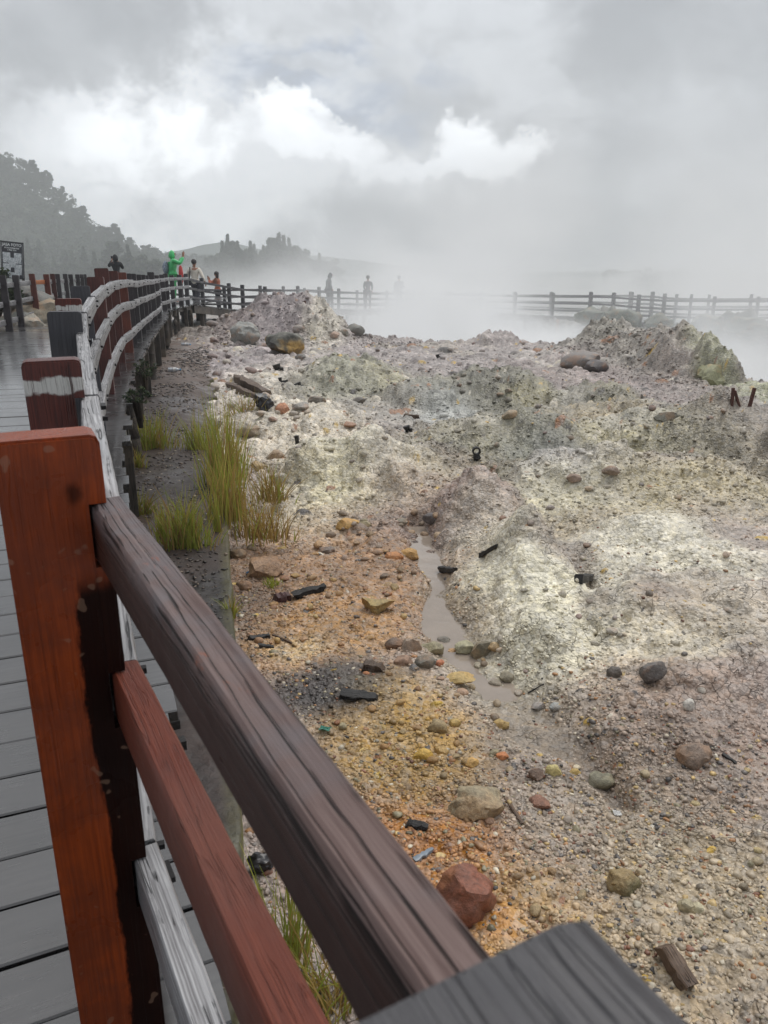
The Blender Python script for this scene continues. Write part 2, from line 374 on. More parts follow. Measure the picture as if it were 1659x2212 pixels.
# ------------------------------------------------------------------ terrain
POND = np.array([(-5.2, 31), (-4.0, 27.5), (-2.2, 25.2), (-1.0, 23.4), (0.4, 22.2), (2.4, 20.6), (4.4, 20.4), (5.7, 19.6), (6.3, 17.2), (6.35, 15.2),
                 (6.0, 13.6), (6.6, 12.5), (9, 12.0), (16, 11.6), (40, 11), (40, 25.0), (20, 24.6), (14.5, 25.2), (10.8, 26.6), (8.6, 28.6), (6.8, 32), (5, 36), (2.5, 39.5), (-0.2, 38.8), (-2.4, 35.8), (-4.2, 33.6)])
def pond_sd(x, y):
    """signed distance to the pond edge, positive inside"""
    x = np.asarray(x, float); y = np.asarray(y, float)
    d = np.full(x.shape, 1e9); ins = np.zeros(x.shape, bool); n = len(POND)
    for i in range(n):
        a = POND[i]; b = POND[(i + 1) % n]; e = b - a
        t = np.clip(((x - a[0]) * e[0] + (y - a[1]) * e[1]) / (e @ e), 0, 1)
        d = np.minimum(d, np.hypot(x - a[0] - t * e[0], y - a[1] - t * e[1]))
        c = (a[1] > y) != (b[1] > y)
        xi = a[0] + (y - a[1]) / (e[1] if abs(e[1]) > 1e-9 else 1e-9) * e[0]
        ins ^= c & (x < xi)
    return np.where(ins, d, -d)

def strip_right(y):                       # x of the concrete strip's right edge
    return np.interp(y, [0, 1.93, 3.5, 4.85, 11, 18, 24], [-.07, -.44, -.75, -1.04, -2.46, -4.0, -5.2])
STREAM = np.array([G(x, y, -.8)[:2] for x, y in ((900, 1130), (925, 1205), (950, 1260), (940, 1300), (960, 1350), (1010, 1400), (1055, 1450), (1110, 1530), (1170, 1590), (1230, 1630), (1290, 1690), (1340, 1760))])
STREAMW = np.array([.07, .085, .04, .065, .11, .13, .12, .13, .12, .08, .05, .03])
def stream_d(x, y):
    x = np.asarray(x, float); y = np.asarray(y, float); best = np.full(x.shape, 9.0)
    for i in range(len(STREAM) - 1):
        a = STREAM[i]; b = STREAM[i + 1]; e = b - a
        t = np.clip(((x - a[0]) * e[0] + (y - a[1]) * e[1]) / (e @ e), 0, 1)
        w = STREAMW[i] * (1 - t) + STREAMW[i + 1] * t
        best = np.minimum(best, np.hypot(x - a[0] - t * e[0], y - a[1] - t * e[1]) / w)
    return best                            # 1 = at the bank
# mounds: pixel of the top, level used to place it, radii (m), height (m), sharpness
MOUNDS = []
def mound(px, py, D, rx, ry, h, p=1.0, rot=0.0):
    q = P(px, py, D); MOUNDS.append((q[0], q[1], rx, ry, h, p, rot))
mound(1112, 1180, 4.75, .21, .36, .36, 1.1)
mound(1150, 1270, 4.35, .36, .32, .12, 1.4)
mound(1230, 1370, 3.85, .36, .34, .11)
mound(1225, 1225, 4.75, .17, .34, -.24)
mound(1270, 1300, 4.3, .13, .22, -.14)
mound(1190, 1130, 5.6, .3, .3, -.10)
mound(1440, 1290, 4.4, .3, .22, -.08)
mound(1040, 1110, 5.9, .26, .4, .34, 1.2)
mound(1400, 1170, 5.4, .46, .32, .12, 1.6)
mound(1330, 1320, 4.2, .34, .24, .08, 1.4)
mound(1480, 1390, 3.9, .42, .28, .14, 1.6)
mound(1570, 1270, 4.8, .42, .3, .11, 1.5)
mound(1640, 1480, 3.5, .5, .5, .16)
mound(1520, 1600, 3.0, .5, .3, .07)
mound(720, 990, 7.4, .50, .5, .27, 2.6)
mound(850, 1010, 7.2, .5, .5, .17, 2.2)
mound(960, 960, 8.2, .8, .7, .12, 1.4)
mound(1130, 945, 8.6, .8, .6, .24, 1.3)
mound(1230, 970, 8.0, .5, .4, .15)
mound(1090, 815, 11.9, .62, .7, .38, 2.2)
mound(930, 828, 11.6, .62, .7, .27, 1.8)
mound(740, 782, 13.6, .9, .9, .36, 1.8)
mound(1300, 835, 11.4, .62, .6, .25, 1.6)
mound(1340, 880, 10.2, .9, .5, .2, 1.3)
mound(1500, 925, 9.0, 1.0, .7, .32, 1.3)
mound(1610, 960, 8.2, .8, .6, .35, 1.3)
mound(1450, 1050, 6.7, 1.0, .5, .22, 1.1)
mound(1200, 1060, 6.7, .6, .4, .17, 1.1)
mound(660, 880, 9.6, .8, .8, .2, 1.0)
mound(560, 850, 10.5, .7, 1.2, .18, 1.0)
# rim
mound(620, 652, 23.6, 1.25, 1.3, .80, 1.3)
mound(540, 672, 23.0, 1.4, 1.6, .42, 1.2)
mound(690, 672, 22.6, .8, 1.2, .48, 1.6)
mound(1312, 718, 18.8, .75, .9, .52, 1.4)
mound(1400, 748, 17.2, 1.0, 1.3, .42, 1.3)
mound(1460, 760, 15.9, .8, 1.0, .34, 1.4)
mound(1500, 768, 14.9, .62, .9, .42, 2.0)
mound(1555, 792, 13.9, .34, .55, .40, 2.6)
mound(1070, 728, 20.4, .62, .6, .22, 2.4)
mound(1270, 778, 17.0, 1.0, .6, .18, 1.0)
mound(1640, 838, 12.2, .8, .4, .12, 1.5)
# far bank by the right-hand walkway
mound(1350, 665, 27.4, 1.3, .8, .9, 2.0)
mound(1440, 672, 26.9, 1.0, .7, .8, 2.0)
mound(1590, 682, 25.8, 1.3, .8, .75, 2.0)
mound(1300, 660, 29.4, .8, 1.2, .7, 2.0)
_M = np.array(MOUNDS)
def base_h(x, y):
    x = np.asarray(x, float); y = np.asarray(y, float)
    wx = x + .16 * fbm(x * 1.1, y * 1.1, 3, 5); wy = y + .16 * fbm(x * 1.1 + 9, y * 1.1 + 4, 3, 8)
    z = -.74 + .05 * fbm(x * .45, y * .45, 3, 21)
    mm = np.zeros_like(z)
    for cx, cy, rx, ry, h, p, rot in _M:
        d2 = ((wx - cx) / rx) ** 2 + ((wy - cy) / ry) ** 2
        mm = mm + h * np.exp(-(d2 * .9) ** p)
    z = z + mm
    # ---- separate crust lumps on the pale deposits
    # gully between strip and white slope, and the bank right of the stream
    sd = stream_d(x, y)
    near = (1 - sstep(6.5, 8.0, y))
    z = z - .10 * near * (1 - sstep(.6, 2.6, sd)) + .020 * fbm(x * 9, y * 9, 3, 88) * near * (1 - sstep(.6, 2.6, sd))
    z = z + .05 * near * sstep(1.3, 4.0, sd) * sstep(-.2, .6, x - np.interp(y, STREAM[::-1, 1], STREAM[::-1, 0]))
    # ground under the boardwalk
    g = strip_right(y) - x
    z = z - .05 * sstep(0, .3, g) * (1 - sstep(12, 18, y))
    z = np.where(g > 3.4, z + .28 * sstep(3.4, 6, g), z)
    # far bank beyond the pond
    far = sstep(24, 27, y)
    pd = pond_sd(x + .25 * fbm(x * .9, y * .9, 3, 31), y + .25 * fbm(x * .9 + 5, y * .9, 3, 33))
    z = z * (1 - far) + far * np.where(x < -4.5, np.minimum(z, -.75 - .02 * (y - 26)), np.where(x > 7, -.92 + mm * .9, -1.7 + .4 * fbm(x * .3, y * .3, 3, 3)))
    z = z - (z + 3.15) * sstep(-.12, .75, pd)
    out = sstep(60, 140, y); z = z * (1 - out) - 4.0 * out
    return z, pd, mm
def rubble_mask(x, y):
    m = sstep(5.3, 7.2, y) * .8
    m = np.maximum(m, .75 * sstep(.2, .6, fbm(x * .6, y * .6, 3, 44) + .45) * sstep(4.8, 5.5, y))
    return m
def full_h(x, y, detail=True):
    z, pd, mm = base_h(x, y)
    idn = np.zeros_like(z); sm = np.zeros_like(z)
    if detail:
        rough = sstep(.03, .2, mm)
        m = rubble_mask(x, y)
        z = z + .06 * fbm(x * 2.7, y * 2.7, 5, 51) * (.45 + 1.1 * sstep(.02, .1, mm))
        lx = x + .12 * fbm(x * 3, y * 3, 4, 55); ly = y + .12 * fbm(x * 3 + 7, y * 3, 4, 56); crust = sstep(.015, .08, mm) + .35 * sstep(5.5, 7, y)
        z = z + crust * np.clip(.75 * stones(lx, ly, .55, 151, .75, .34)[0] + .7 * stones(lx, ly, .24, 161, .8, .40)[0], 0, .2)
        st_ = z * 9 + 2.2 * fbm(x * 1.3, y * 1.3, 4, 57); led = st_ - np.floor(st_); z = z + .055 * (sstep(.38, .62, led) - led) * sstep(.03, .10, mm) * sstep(-.05, .2, fbm(x * .9, y * .9, 3, 58) + .1)
        z = z + (.05 * (ridged(x * 1.9, y * 1.9, 5, 61) - .55) * rough + .03 * (ridged(x * 6.5, y * 6.5, 4, 66) - .55)) * (.95 + .2 * sstep(6, 11, y)) + .006 * fbm(x * 15, y * 15, 3, 67) * sstep(.02, .1, mm + .02 * y)
        rim = np.exp(-((pd + .3) / .6) ** 2) * sstep(11, 13, y)
        z = z + .16 * rim * (ridged(x * 1.6, y * 1.6, 4, 71) - .45) + .10 * rim * fbm(x * 5, y * 5, 3, 73)
        bigm = sstep(15, 19, y) * (1 - sstep(-.1, .3, pd)) * sstep(.08, .4, mm); z = z + bigm * (.20 * (ridged(x * 1.3, y * 1.3, 5, 75) - .5) + .09 * fbm(x * 4.2, y * 4.2, 4, 76))
        for cell, seed, fill, f in ((.42, 101, .28, .8), (.21, 111, .5, 1.0), (.11, 121, .62, 1.1), (.06, 125, .6, 1.0)):
            s_, i_ = stones(x + .03 * fbm(x * 6, y * 6, 2, seed), y, cell, seed, fill, f)
            s_ = s_ * m * (1 - .35 * rough * (1 - sstep(13, 17, y))) * (1 - sstep(-.1, .3, pd)) * (sstep(9, 12, y) if cell > .3 else 1)
            idn = np.where(s_ > np.maximum(sm, .004), i_, idn); sm = np.maximum(sm, s_)
        nearm = 1 - sstep(7, 9, y)
        for cell, seed, fill, f in ((.06, 131, .4, .55), (.032, 141, .6, .55)):
            s_, i_ = stones(x, y, cell, seed, fill, f)
            s_ = s_ * nearm * (1 - .75 * rough) * sstep(.8, 1.3, stream_d(x, y))
            idn = np.where(s_ > np.maximum(sm, .003), i_, idn); sm = np.maximum(sm, s_)
        z = z + sm
    return z, pd, mm, idn, sm
def Hs(x, y):                              # single height
    return float(full_h(np.array([float(x)]), np.array([float(y)]))[0][0])
def ground_at(px, py, z0=-.7):             # where the ray through a pixel meets the ground
    r = ray(px, py); t0 = 1.0
    ts = 1.2 * np.exp(np.linspace(0, math.log(60 / 1.2), 1500))
    X = r[0] * ts; Y = r[1] * ts; Z = CAMZ + r[2] * ts
    H = base_h(X, Y)[0]
    k = np.argmax(Z < H)
    if Z[k] >= H[k]: return G(px, py, z0)
    return np.array([X[k], Y[k], H[k]])

# ---- pigments: pixel ellipses mapped to world ellipses (x, y, half-w, half-h, sRGB, weight)
ZONES = [(720, 1240, 230, 110, (156, 122, 90), 1), (700, 1350, 170, 80, (178, 140, 94), 1.1), (560, 1290, 80, 80, (104, 88, 78), 1), (735, 1500, 105, 55, (54, 51, 52), 3.6),
 (665, 1398, 66, 26, (222, 201, 164), 1.6), (860, 1600, 170, 120, (176, 144, 88), 1.1), (900, 1850, 200, 120, (176, 122, 70), 1.3), (1100, 1950, 220, 130, (168, 140, 98), 1),
 (1300, 2100, 250, 150, (172, 156, 130), 1), (1500, 1850, 200, 230, (170, 156, 132), 1), (1250, 1750, 200, 70, (170, 156, 140), 1), (1160, 1570, 170, 70, (172, 158, 142), 1.2),
 (1000, 1300, 90, 120, (170, 152, 132), 1), (870, 1110, 250, 45, (146, 124, 112), 1), (1150, 1300, 160, 120, (222, 217, 196), 1.6), (1112, 1215, 90, 60, (230, 225, 204), 1.6),
 (1040, 1140, 90, 50, (222, 215, 196), 1.5), (1222, 1222, 50, 40, (146, 134, 126), 2.4), (1275, 1290, 40, 26, (150, 138, 128), 1.8), (1175, 1145, 60, 28, (142, 126, 118), 1.5), (1440, 1290, 90, 26, (142, 124, 112), 1.4), (1560, 1360, 80, 40, (150, 142, 128), 1.3), (1010, 1010, 110, 20, (138, 120, 116), 1.3), (640, 1060, 50, 40, (170, 160, 148), 1.2), (1380, 1190, 200, 80, (218, 213, 196), 1.4), (1420, 1390, 140, 60, (216, 207, 186), 1.3), (1300, 1500, 200, 60, (162, 142, 128), 1.2),
 (1500, 1600, 220, 120, (158, 140, 128), 1.2), (1560, 1290, 120, 60, (196, 186, 170), 1.1), (1450, 1070, 250, 45, (190, 180, 150), 1.1), (1200, 1070, 110, 30, (216, 211, 184), 1.2),
 (720, 1000, 100, 60, (222, 215, 186), 1.6), (880, 1045, 120, 55, (188, 174, 154), 1.1), (1000, 1065, 130, 50, (138, 116, 114), 1.1), (1080, 965, 170, 45, (132, 132, 114), 1.2),
 (1150, 985, 90, 22, (126, 130, 130), 1.4), (950, 890, 90, 26, (178, 184, 186), 1.4), (830, 955, 140, 24, (212, 207, 194), 1.4), (1250, 990, 120, 30, (190, 186, 182), 1.3),
 (1090, 838, 110, 36, (122, 120, 102), 1.5), (1150, 862, 40, 12, (176, 166, 116), 1.4), (920, 850, 100, 28, (130, 128, 108), 1.3), (740, 798, 130, 40, (148, 147, 124), 1.3),
 (830, 822, 40, 14, (172, 164, 126), 1.1), (1300, 845, 90, 22, (128, 124, 102), 1.4), (1330, 890, 130, 16, (176, 160, 124), 1.2), (1500, 935, 170, 36, (138, 133, 112), 1.2), (1350, 950, 120, 22, (182, 174, 138), 1.1),
 (1600, 1000, 90, 55, (130, 122, 100), 1.1), (1000, 760, 320, 32, (168, 158, 156), 1), (1300, 800, 200, 40, (156, 140, 136), 1), (1312, 738, 70, 26, (126, 124, 106), 1.4),
 (1552, 808, 34, 36, (170, 174, 134), 1.8), (1450, 770, 80, 30, (136, 126, 116), 1.1), (600, 690, 130, 40, (160, 148, 150), 1.2), (700, 690, 40, 18, (214, 207, 186), 1.4),
 (560, 840, 110, 50, (216, 205, 188), 1.3), (650, 905, 110, 45, (216, 205, 184), 1.2), (420, 720, 70, 40, (118, 104, 94), 1.3), (480, 745, 50, 40, (138, 120, 112), 1.1),
 (1600, 880, 120, 50, (146, 134, 126), 1.1), (1000, 920, 120, 26, (160, 152, 130), 1), (800, 880, 120, 30, (176, 166, 158), 1), (1250, 1130, 120, 30, (170, 156, 134), 1), (1620, 1150, 120, 70, (168, 156, 148), 1), (1560, 1720, 150, 60, (164, 150, 138), 1),
 (1360, 690, 160, 40, (92, 98, 84), 1.2), (1580, 700, 120, 40, (92, 98, 84), 1.2), (1030, 1960, 130, 50, (178, 118, 66), 1.3), (1000, 2080, 160, 60, (178, 130, 74), 1.2)]
_Z = []
for (px, py, hw, hh, c, w) in ZONES:
    g = ground_at(px, py); a = G(px, py - hh, g[2]); b = G(px, py + hh, g[2]) if True else g
    D = g[1]; _Z.append((g[0], g[1], hw * math.hypot(D, 1) / F * .95, max((a[1] - b[1]) / 2, .05) if a[1] > 0 else 4.0, lin(c) / 1.0, w))
def pigment(x, y, idn, sm):
    wx = x + .14 * fbm(x * 2.2, y * 2.2, 4, 201) * np.clip(y / 5, .5, 2.5); wy = y + .30 * fbm(x * 2.0 + 3, y * 2.0, 4, 207) * np.clip(y / 5, .5, 2.5)
    base = lin((156, 144, 138)) / 1.0
    acc = np.zeros(x.shape + (3,)); W = np.full(x.shape, .16)
    acc += base * .16
    for cx, cy, rx, ry, c, w in _Z:
        d2 = ((wx - cx) / rx) ** 2 + ((wy - cy) / ry) ** 2
        g = w * np.exp(-1.3 * d2 ** 1.25) * 1.2
        acc += g[..., None] * c; W += g
    c = acc / W[..., None]
    # mottling: mineral streaks
    a = fbm(x * 1.7, y * 1.2, 4, 221); b = fbm(x * 4.1, y * 3.0, 4, 231)
    c = c * (1 + .22 * a + .20 * b)[..., None]
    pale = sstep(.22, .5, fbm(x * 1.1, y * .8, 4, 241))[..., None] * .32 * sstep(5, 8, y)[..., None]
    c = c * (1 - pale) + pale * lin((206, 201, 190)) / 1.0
    yel = sstep(.25, .55, fbm(x * .9 + 40, y * .7, 4, 251))[..., None] * .15
    c = c * (1 - yel) + yel * lin((190, 180, 132)) / 1.0
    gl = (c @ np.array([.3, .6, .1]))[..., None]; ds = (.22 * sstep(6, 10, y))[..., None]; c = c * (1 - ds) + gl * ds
    # single stones keep a shade of their own
    mz = sstep(.02, .10, base_h(x, y)[2]) * (y < 8); k = np.where(sm > .003, 1 + (.72 * ((idn * 7.31) % 1) - .38) * (1 - .75 * mz), 1.0)
    c = c * k[..., None]
    odd = (sm > .003) & (((idn * 13.7) % 1) > .93 + .06 * mz)
    pal = np.array([lin((92, 88, 86)), lin((196, 168, 104)), lin((160, 122, 96)), lin((214, 206, 190))]) / 1.0
    pi = ((idn * 29.3) % 1 * 4).astype(int) % 4
    c = np.where(odd[..., None], pal[pi] * .9, c)
    return np.clip(c * np.array([1.0, .985, .965]), .01, .9)

def build_terrain():
    th = np.linspace(R_(56), R_(3.3), 900)
    Y = 1.9 / np.tan(th)
    Y = np.union1d(Y, np.arange(12.0, 26.5, .055))
    Y = np.concatenate([[.2, .6, 1.0], Y, Y[-1] * np.exp(np.linspace(.02, math.log(1400 / Y[-1]), 130))])
    U = np.concatenate([[-6, -4, -2.6, -1.8, -1.3, -1.05], np.linspace(-.9, .85, 1000), [.92, 1.0, 1.15, 1.4, 2.0, 3, 5]])
    yy, uu = np.meshgrid(Y, U, indexing='ij'); xx = uu * np.maximum(yy, .9)
    z, pd, mm, idn, sm = full_h(xx, yy)
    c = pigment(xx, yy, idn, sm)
    pondc = lin((150, 152, 146)); k = sstep(0, 1.0, pd)[..., None]
    c = c * (1 - k) + k * pondc
    far = sstep(30, 50, yy)[..., None]; c = c * (1 - far) + far * lin((84, 92, 78)) * .9
    st = stream_d(xx, yy); w = (1 - sstep(.9, 1.6, st)) * (yy < 7)
    c = c * (1 - .30 * w[..., None])
    V = np.stack([xx, yy, z], -1).reshape(-1, 3)
    nr, nc = yy.shape; i = np.arange(nr - 1)[:, None] * nc + np.arange(nc - 1)[None, :]
    Fq = np.stack([i, i + 1, i + nc + 1, i + nc], -1).reshape(-1, 4)
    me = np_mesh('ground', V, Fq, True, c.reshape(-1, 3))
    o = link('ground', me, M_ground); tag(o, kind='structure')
build_terrain()

# concrete strip beside the boardwalk
def build_strip():
    Y = np.concatenate([np.linspace(.3, 1.2, 20), 1.2 * np.exp(np.linspace(.004, math.log(20 / 1.2), 640))]); t = np.linspace(0, 1, 90)
    yy, tt = np.meshgrid(Y, t, indexing='ij')
    right = strip_right(Y)[:, None] + (.012 + .16 * sstep(7, 10, yy)) * fbm(yy * 3, yy * 0 + 2, 4, 301)
    width = np.interp(Y, [0, 6, 11, 20], [1.5, 1.55, 1.9, 2.4])[:, None]
    xx = right - width * (1 - tt)
    deb = sstep(8, 14, yy)
    top = -.50 + .012 * fbm(xx * 3, yy * 3, 4, 311) + .006 * fbm(xx * 14, yy * 14, 3, 312) - .16 * sstep(7.5, 11, yy) * sstep(.75, 1.0, tt) - .10 * deb * sstep(12, 20, yy)
    s1, i1 = stones(xx, yy, .05, 321, .25, .5); s2, i2 = stones(xx, yy, .11, 331, .12 , .5)
    dk = sstep(-.05, .35, fbm(xx * 1.6, yy * .9, 3, 341) + .25 * deb)
    sm = np.maximum(s1 * dk * .7, s2 * dk * deb); top = top + sm
    dirt = sstep(-.1, .3, fbm(xx * 1.3, yy * .8, 4, 351))
    c = lin((44, 40, 40)) * (1 - dirt[..., None]) + lin((66, 54, 49)) * dirt[..., None]
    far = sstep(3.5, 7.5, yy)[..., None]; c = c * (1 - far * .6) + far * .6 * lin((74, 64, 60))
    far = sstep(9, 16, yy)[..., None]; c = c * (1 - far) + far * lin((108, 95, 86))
    edge = sstep(.955, .985, tt)[..., None] * (1 - sstep(7, 9, yy))[..., None]
    c = c * (1 - .5 * edge) + .5 * edge * lin((92, 92, 50))
    c = c * np.where(sm > .003, .7 + .9 * ((i1 * 7.3) % 1), 1)[..., None] * np.array([.78, .70, .66])
    V = np.stack([xx, yy, top], -1)
    # right-hand side wall of the strip, mossy
    lo = V[:, -1].copy(); lo[:, 2] = -1.0; lo[:, 0] -= .01
    mid = V[:, -1].copy(); mid[:, 2] -= .03; mid[:, 0] += .006
    V = np.concatenate([V, mid[:, None], lo[:, None]], 1)
    cc = np.concatenate([c, np.broadcast_to(lin((84, 84, 44)), (len(Y), 1, 3)), np.broadcast_to(lin((52, 48, 36)), (len(Y), 1, 3))], 1)
    nr, nc = V.shape[:2]; i = np.arange(nr - 1)[:, None] * nc + np.arange(nc - 1)[None, :]
    Fq = np.stack([i, i + 1, i + nc + 1, i + nc], -1).reshape(-1, 4)
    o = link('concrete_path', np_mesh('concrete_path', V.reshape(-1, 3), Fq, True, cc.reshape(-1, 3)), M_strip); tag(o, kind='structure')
build_strip()

# water
def sheet(name, outline, z, mt, res=0):
    bm = bmesh.new(); bm.faces.new([bm.verts.new((p[0], p[1], z)) for p in outline])
    o = link(name, bm_mesh(name, bm), mt); tag(o, kind='structure'); return o
_l, _r = [], []
for i in range(len(STREAM)):
    d = STREAM[min(i + 1, len(STREAM) - 1)] - STREAM[max(i - 1, 0)]; d = d / np.linalg.norm(d); nrm = np.array([-d[1], d[0]])
    _l.append(STREAM[i] + nrm * STREAMW[i] * 1.7); _r.append(STREAM[i] - nrm * STREAMW[i] * 1.7)
_bm = bmesh.new(); _a = [_bm.verts.new((p[0], p[1], -.831)) for p in _l]; _b = [_bm.verts.new((p[0], p[1], -.828)) for p in _r]
for i in range(len(_a) - 1): _bm.faces.new((_a[i], _a[i + 1], _b[i + 1], _b[i]))
tag(link('stream_water', bm_mesh('stream_water', _bm), M_water), kind='structure')
sheet('pond_water', [(-6, 32), (-3, 25), (2, 20), (7, 17), (7, 11), (42, 9), (42, 27), (10, 30), (4, 41), (-2, 40)], -2.75, M_pond)
# ------------------------------------------------------------------ stones
def ico(sub):
    bm = bmesh.new(); bmesh.ops.create_icosphere(bm, subdivisions=sub, radius=1.0)
    V = np.array([v.co[:] for v in bm.verts]); Fc = np.array([[v.index for v in f.verts] for f in bm.faces]); bm.free()
    return V, Fc
ICO = {k: ico(k) for k in (1, 2, 3, 4)}
def rock_verts(seed, sub=3, cuts=12, angular=.5, rough=.06):
    g = np.random.default_rng(seed); V = ICO[sub][0].copy()
    for _ in range(cuts):
        n = g.normal(size=3); n /= np.linalg.norm(n); d = g.uniform(.92 - .5 * angular, .97)
        s = V @ n; V -= np.clip(s - d, 0, None)[:, None] * n
    q = g.uniform(0, 50)
    nz = fbm(V[:, 0] * 2.1 + q, V[:, 1] * 2.1 + V[:, 2] * 1.7, 4, seed % 97) + .5 * fbm(V[:, 2] * 5 + q, V[:, 0] * 5 - V[:, 1] * 4, 3, seed % 89)
    V = V * (1 + rough * 1.6 * nz)[:, None]
    return V * np.array([1 / max(np.abs(V[:, 0]).max(), .3), 1 / max(np.abs(V[:, 1]).max(), .3), 1 / max(np.abs(V[:, 2]).max(), .3)])
def rock_mesh(name, seed, sub=3, cuts=12, angular=.5, rough=.06, size=(1, 1, 1), sharp=38):
    V = rock_verts(seed, sub, cuts, angular, rough) * np.array(size)
    me = np_mesh(name, V, ICO[sub][1], True); me.set_sharp_from_angle(angle=R_(sharp)); return me
def stone(name, px, py, w, col, label, cat='stone', h=.72, d=.85, sub=3, angular=.6, seed=None, rz=None, sink=.36, mat=None, group=None, mul=1.0, tilt=.2, on=None):
    """px,py: centre of the stone in the photo; w: its width in photo px"""
    c = ground_at(px, py + w * h * .42); D = math.hypot(math.hypot(c[0], c[1]), c[2] - CAMZ)
    r = w / F * D / 2 * mul * 1.02
    if on is not None: c[2] = on
    seed = seed or int(px * 7 + py * 13)
    me = rock_mesh(name, seed, sub, 14, angular, .11, (r, r * d, r * h))
    o = link(name, me, mat or M_rock); g = random.Random(seed)
    hz = c[2] if on is not None else Hs(c[0], c[1])
    o.location = (c[0], c[1], hz + r * h * (1 - 2 * sink) * .9); o.rotation_euler = (g.uniform(-tilt, tilt), g.uniform(-tilt, tilt), g.uniform(-.5, .5) if rz is None else rz)
    k = lin(col) / .9; pg = pigment(np.array([c[0]]), np.array([c[1]]), np.zeros(1), np.zeros(1))[0]; k = k * .72 + pg * .22; o.color = (k[0], k[1], k[2], 1); tag(o, label, cat, group); return o
stone('boulder', 530, 724, 66, (142, 146, 142), 'big rounded grey boulder below the rubble mound by the walkway corner', 'boulder', .86, .9, 4, .25, 5, 0, .12)
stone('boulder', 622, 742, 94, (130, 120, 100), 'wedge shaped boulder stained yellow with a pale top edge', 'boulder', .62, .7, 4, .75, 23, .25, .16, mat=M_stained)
stone('boulder', 766, 712, 44, (126, 128, 120), 'grey boulder perched on the ridge where steam begins', 'boulder', .75, .8, 3, .5, 31)
stone('boulder', 742, 716, 24, (132, 130, 120), 'smaller grey boulder just left of the ridge boulder', 'boulder', .8, .8, 3, .4, 32)
stone('boulder', 723, 728, 22, (170, 150, 140), 'pinkish boulder on the slope below the ridge boulder', 'boulder', .7, .8, 3, .5, 33)
stone('boulder', 1256, 776, 96, (126, 122, 118), 'wide flat grey boulder under the right rim mound', 'boulder', .5, .8, 3, .35, 41, 0, .2)
stone('boulder', 1286, 790, 54, (58, 58, 62), 'black rounded boulder leaning on the wide grey boulder', 'boulder', .62, .8, 3, .3, 43, 0, .2)
stone('boulder', 568, 1220, 82, (172, 138, 108), 'large tan boulder with an orange side beside the mossy strip', 'boulder', .62, .8, 4, .8, 52, .15, .18)
stone('boulder', 1005, 1918, 128, (128, 70, 60), 'red brown boulder close behind the near handrail', 'boulder', .85, .85, 4, .35, 64, .2, .25)
stone('boulder', 815, 1296, 78, (168, 150, 98), 'ochre pyramid shaped rock standing among yellow gravel', 'rock', .62, .7, 4, .9, 77, -.2, .25)
stone('rock', 1032, 1716, 118, (160, 150, 122), 'flat grey and yellow rock sunk in the orange gravel', 'rock', .6, .8, 4, .5, 85, .1, .42)
stone('rock', 1346, 1888, 68, (138, 132, 92), 'olive green rounded rock on the beige gravel bottom right', 'rock', .82, .85, 4, .4, 93)
stone('rock', 1405, 1448, 66, (82, 84, 86), 'charcoal grey jagged rock set in the cream slope', 'rock', .8, .7, 3, .7, 101, .3, .3)
stone('rock', 1327, 1441, 34, (44, 45, 48), 'small black rock beside the charcoal grey rock on cream slope', 'rock', .95, .8, 3, .5, 109)
stone('rock', 855, 1381, 46, (92, 80, 74), 'dark brown rock at the left end of the stone dam', 'rock', .75, .8, 3, .6, 113)
stone('rock', 886, 1386, 50, (158, 142, 126), 'pale upright rock in the stone dam near its left end', 'rock', .9, .8, 3, .6, 121)
stone('rock', 933, 1396, 58, (148, 142, 110), 'olive slab in the middle of the stone dam', 'rock', .55, .7, 3, .7, 127, -.4)
stone('rock', 960, 1380, 34, (110, 110, 104), 'grey rock behind the olive dam slab', 'rock', .7, .8, 3, .5, 131)
stone('rock', 1004, 1395, 50, (150, 148, 116), 'greenish rock in the dam right of the olive slab', 'rock', .66, .8, 3, .6, 137)
stone('rock', 1040, 1394, 50, (96, 90, 66), 'half blackened olive rock at the right end of the stone dam', 'rock', .95, .7, 3, .7, 139)
stone('rock', 1067, 1400, 32, (190, 158, 108), 'yellow rock ending the stone dam by the muddy puddle', 'rock', .7, .8, 3, .4, 149)
stone('rock', 978, 1405, 34, (196, 150, 92), 'bright ochre rock below the greenish dam rock', 'rock', .6, .8, 3, .5, 151)
stone('rock', 917, 1425, 52, (98, 100, 92), 'dark grey green rock in front of the dam', 'rock', .6, .8, 3, .5, 157)
stone('rock', 871, 1425, 42, (146, 114, 92), 'brown rock in front of the left half of the dam', 'rock', .7, .8, 3, .5, 163)
stone('rock', 949, 1434, 24, (196, 110, 66), 'small orange red rock in front of the dam', 'rock', .6, .8, 3, .5, 164)
stone('rock', 985, 1464, 82, (196, 166, 92), 'flat mustard yellow rock at the stream edge', 'rock', .34, .6, 3, .6, 167, .05)
stone('rock', 1095, 1455, 34, (120, 112, 92), 'mossy brown rock in the shallow puddle', 'rock', .7, .8, 3, .3, 168)
stone('rock', 598, 986, 42, (156, 142, 120), 'rounded tan rock above the tan block by the tall grass', 'rock', .9, .85, 3, .4, 173)
stone('rock', 559, 1003, 42, (164, 140, 92), 'square ochre block behind the tall grass', 'rock', .8, .7, 3, .9, 179, .4)
stone('rock', 605, 1030, 40, (166, 160, 148), 'pale rock against the foot of the cream block', 'rock', .8, .8, 3, .4, 181)
stone('rock', 540, 935, 56, (150, 138, 118), 'tan slab half hidden by the top of the tall grass', 'rock', .5, .6, 3, .6, 182, -.4)
stone('rock', 884, 1190, 44, (192, 150, 84), 'yellow half of the paired rocks above the puddle', 'rock', .7, .8, 3, .4, 191)
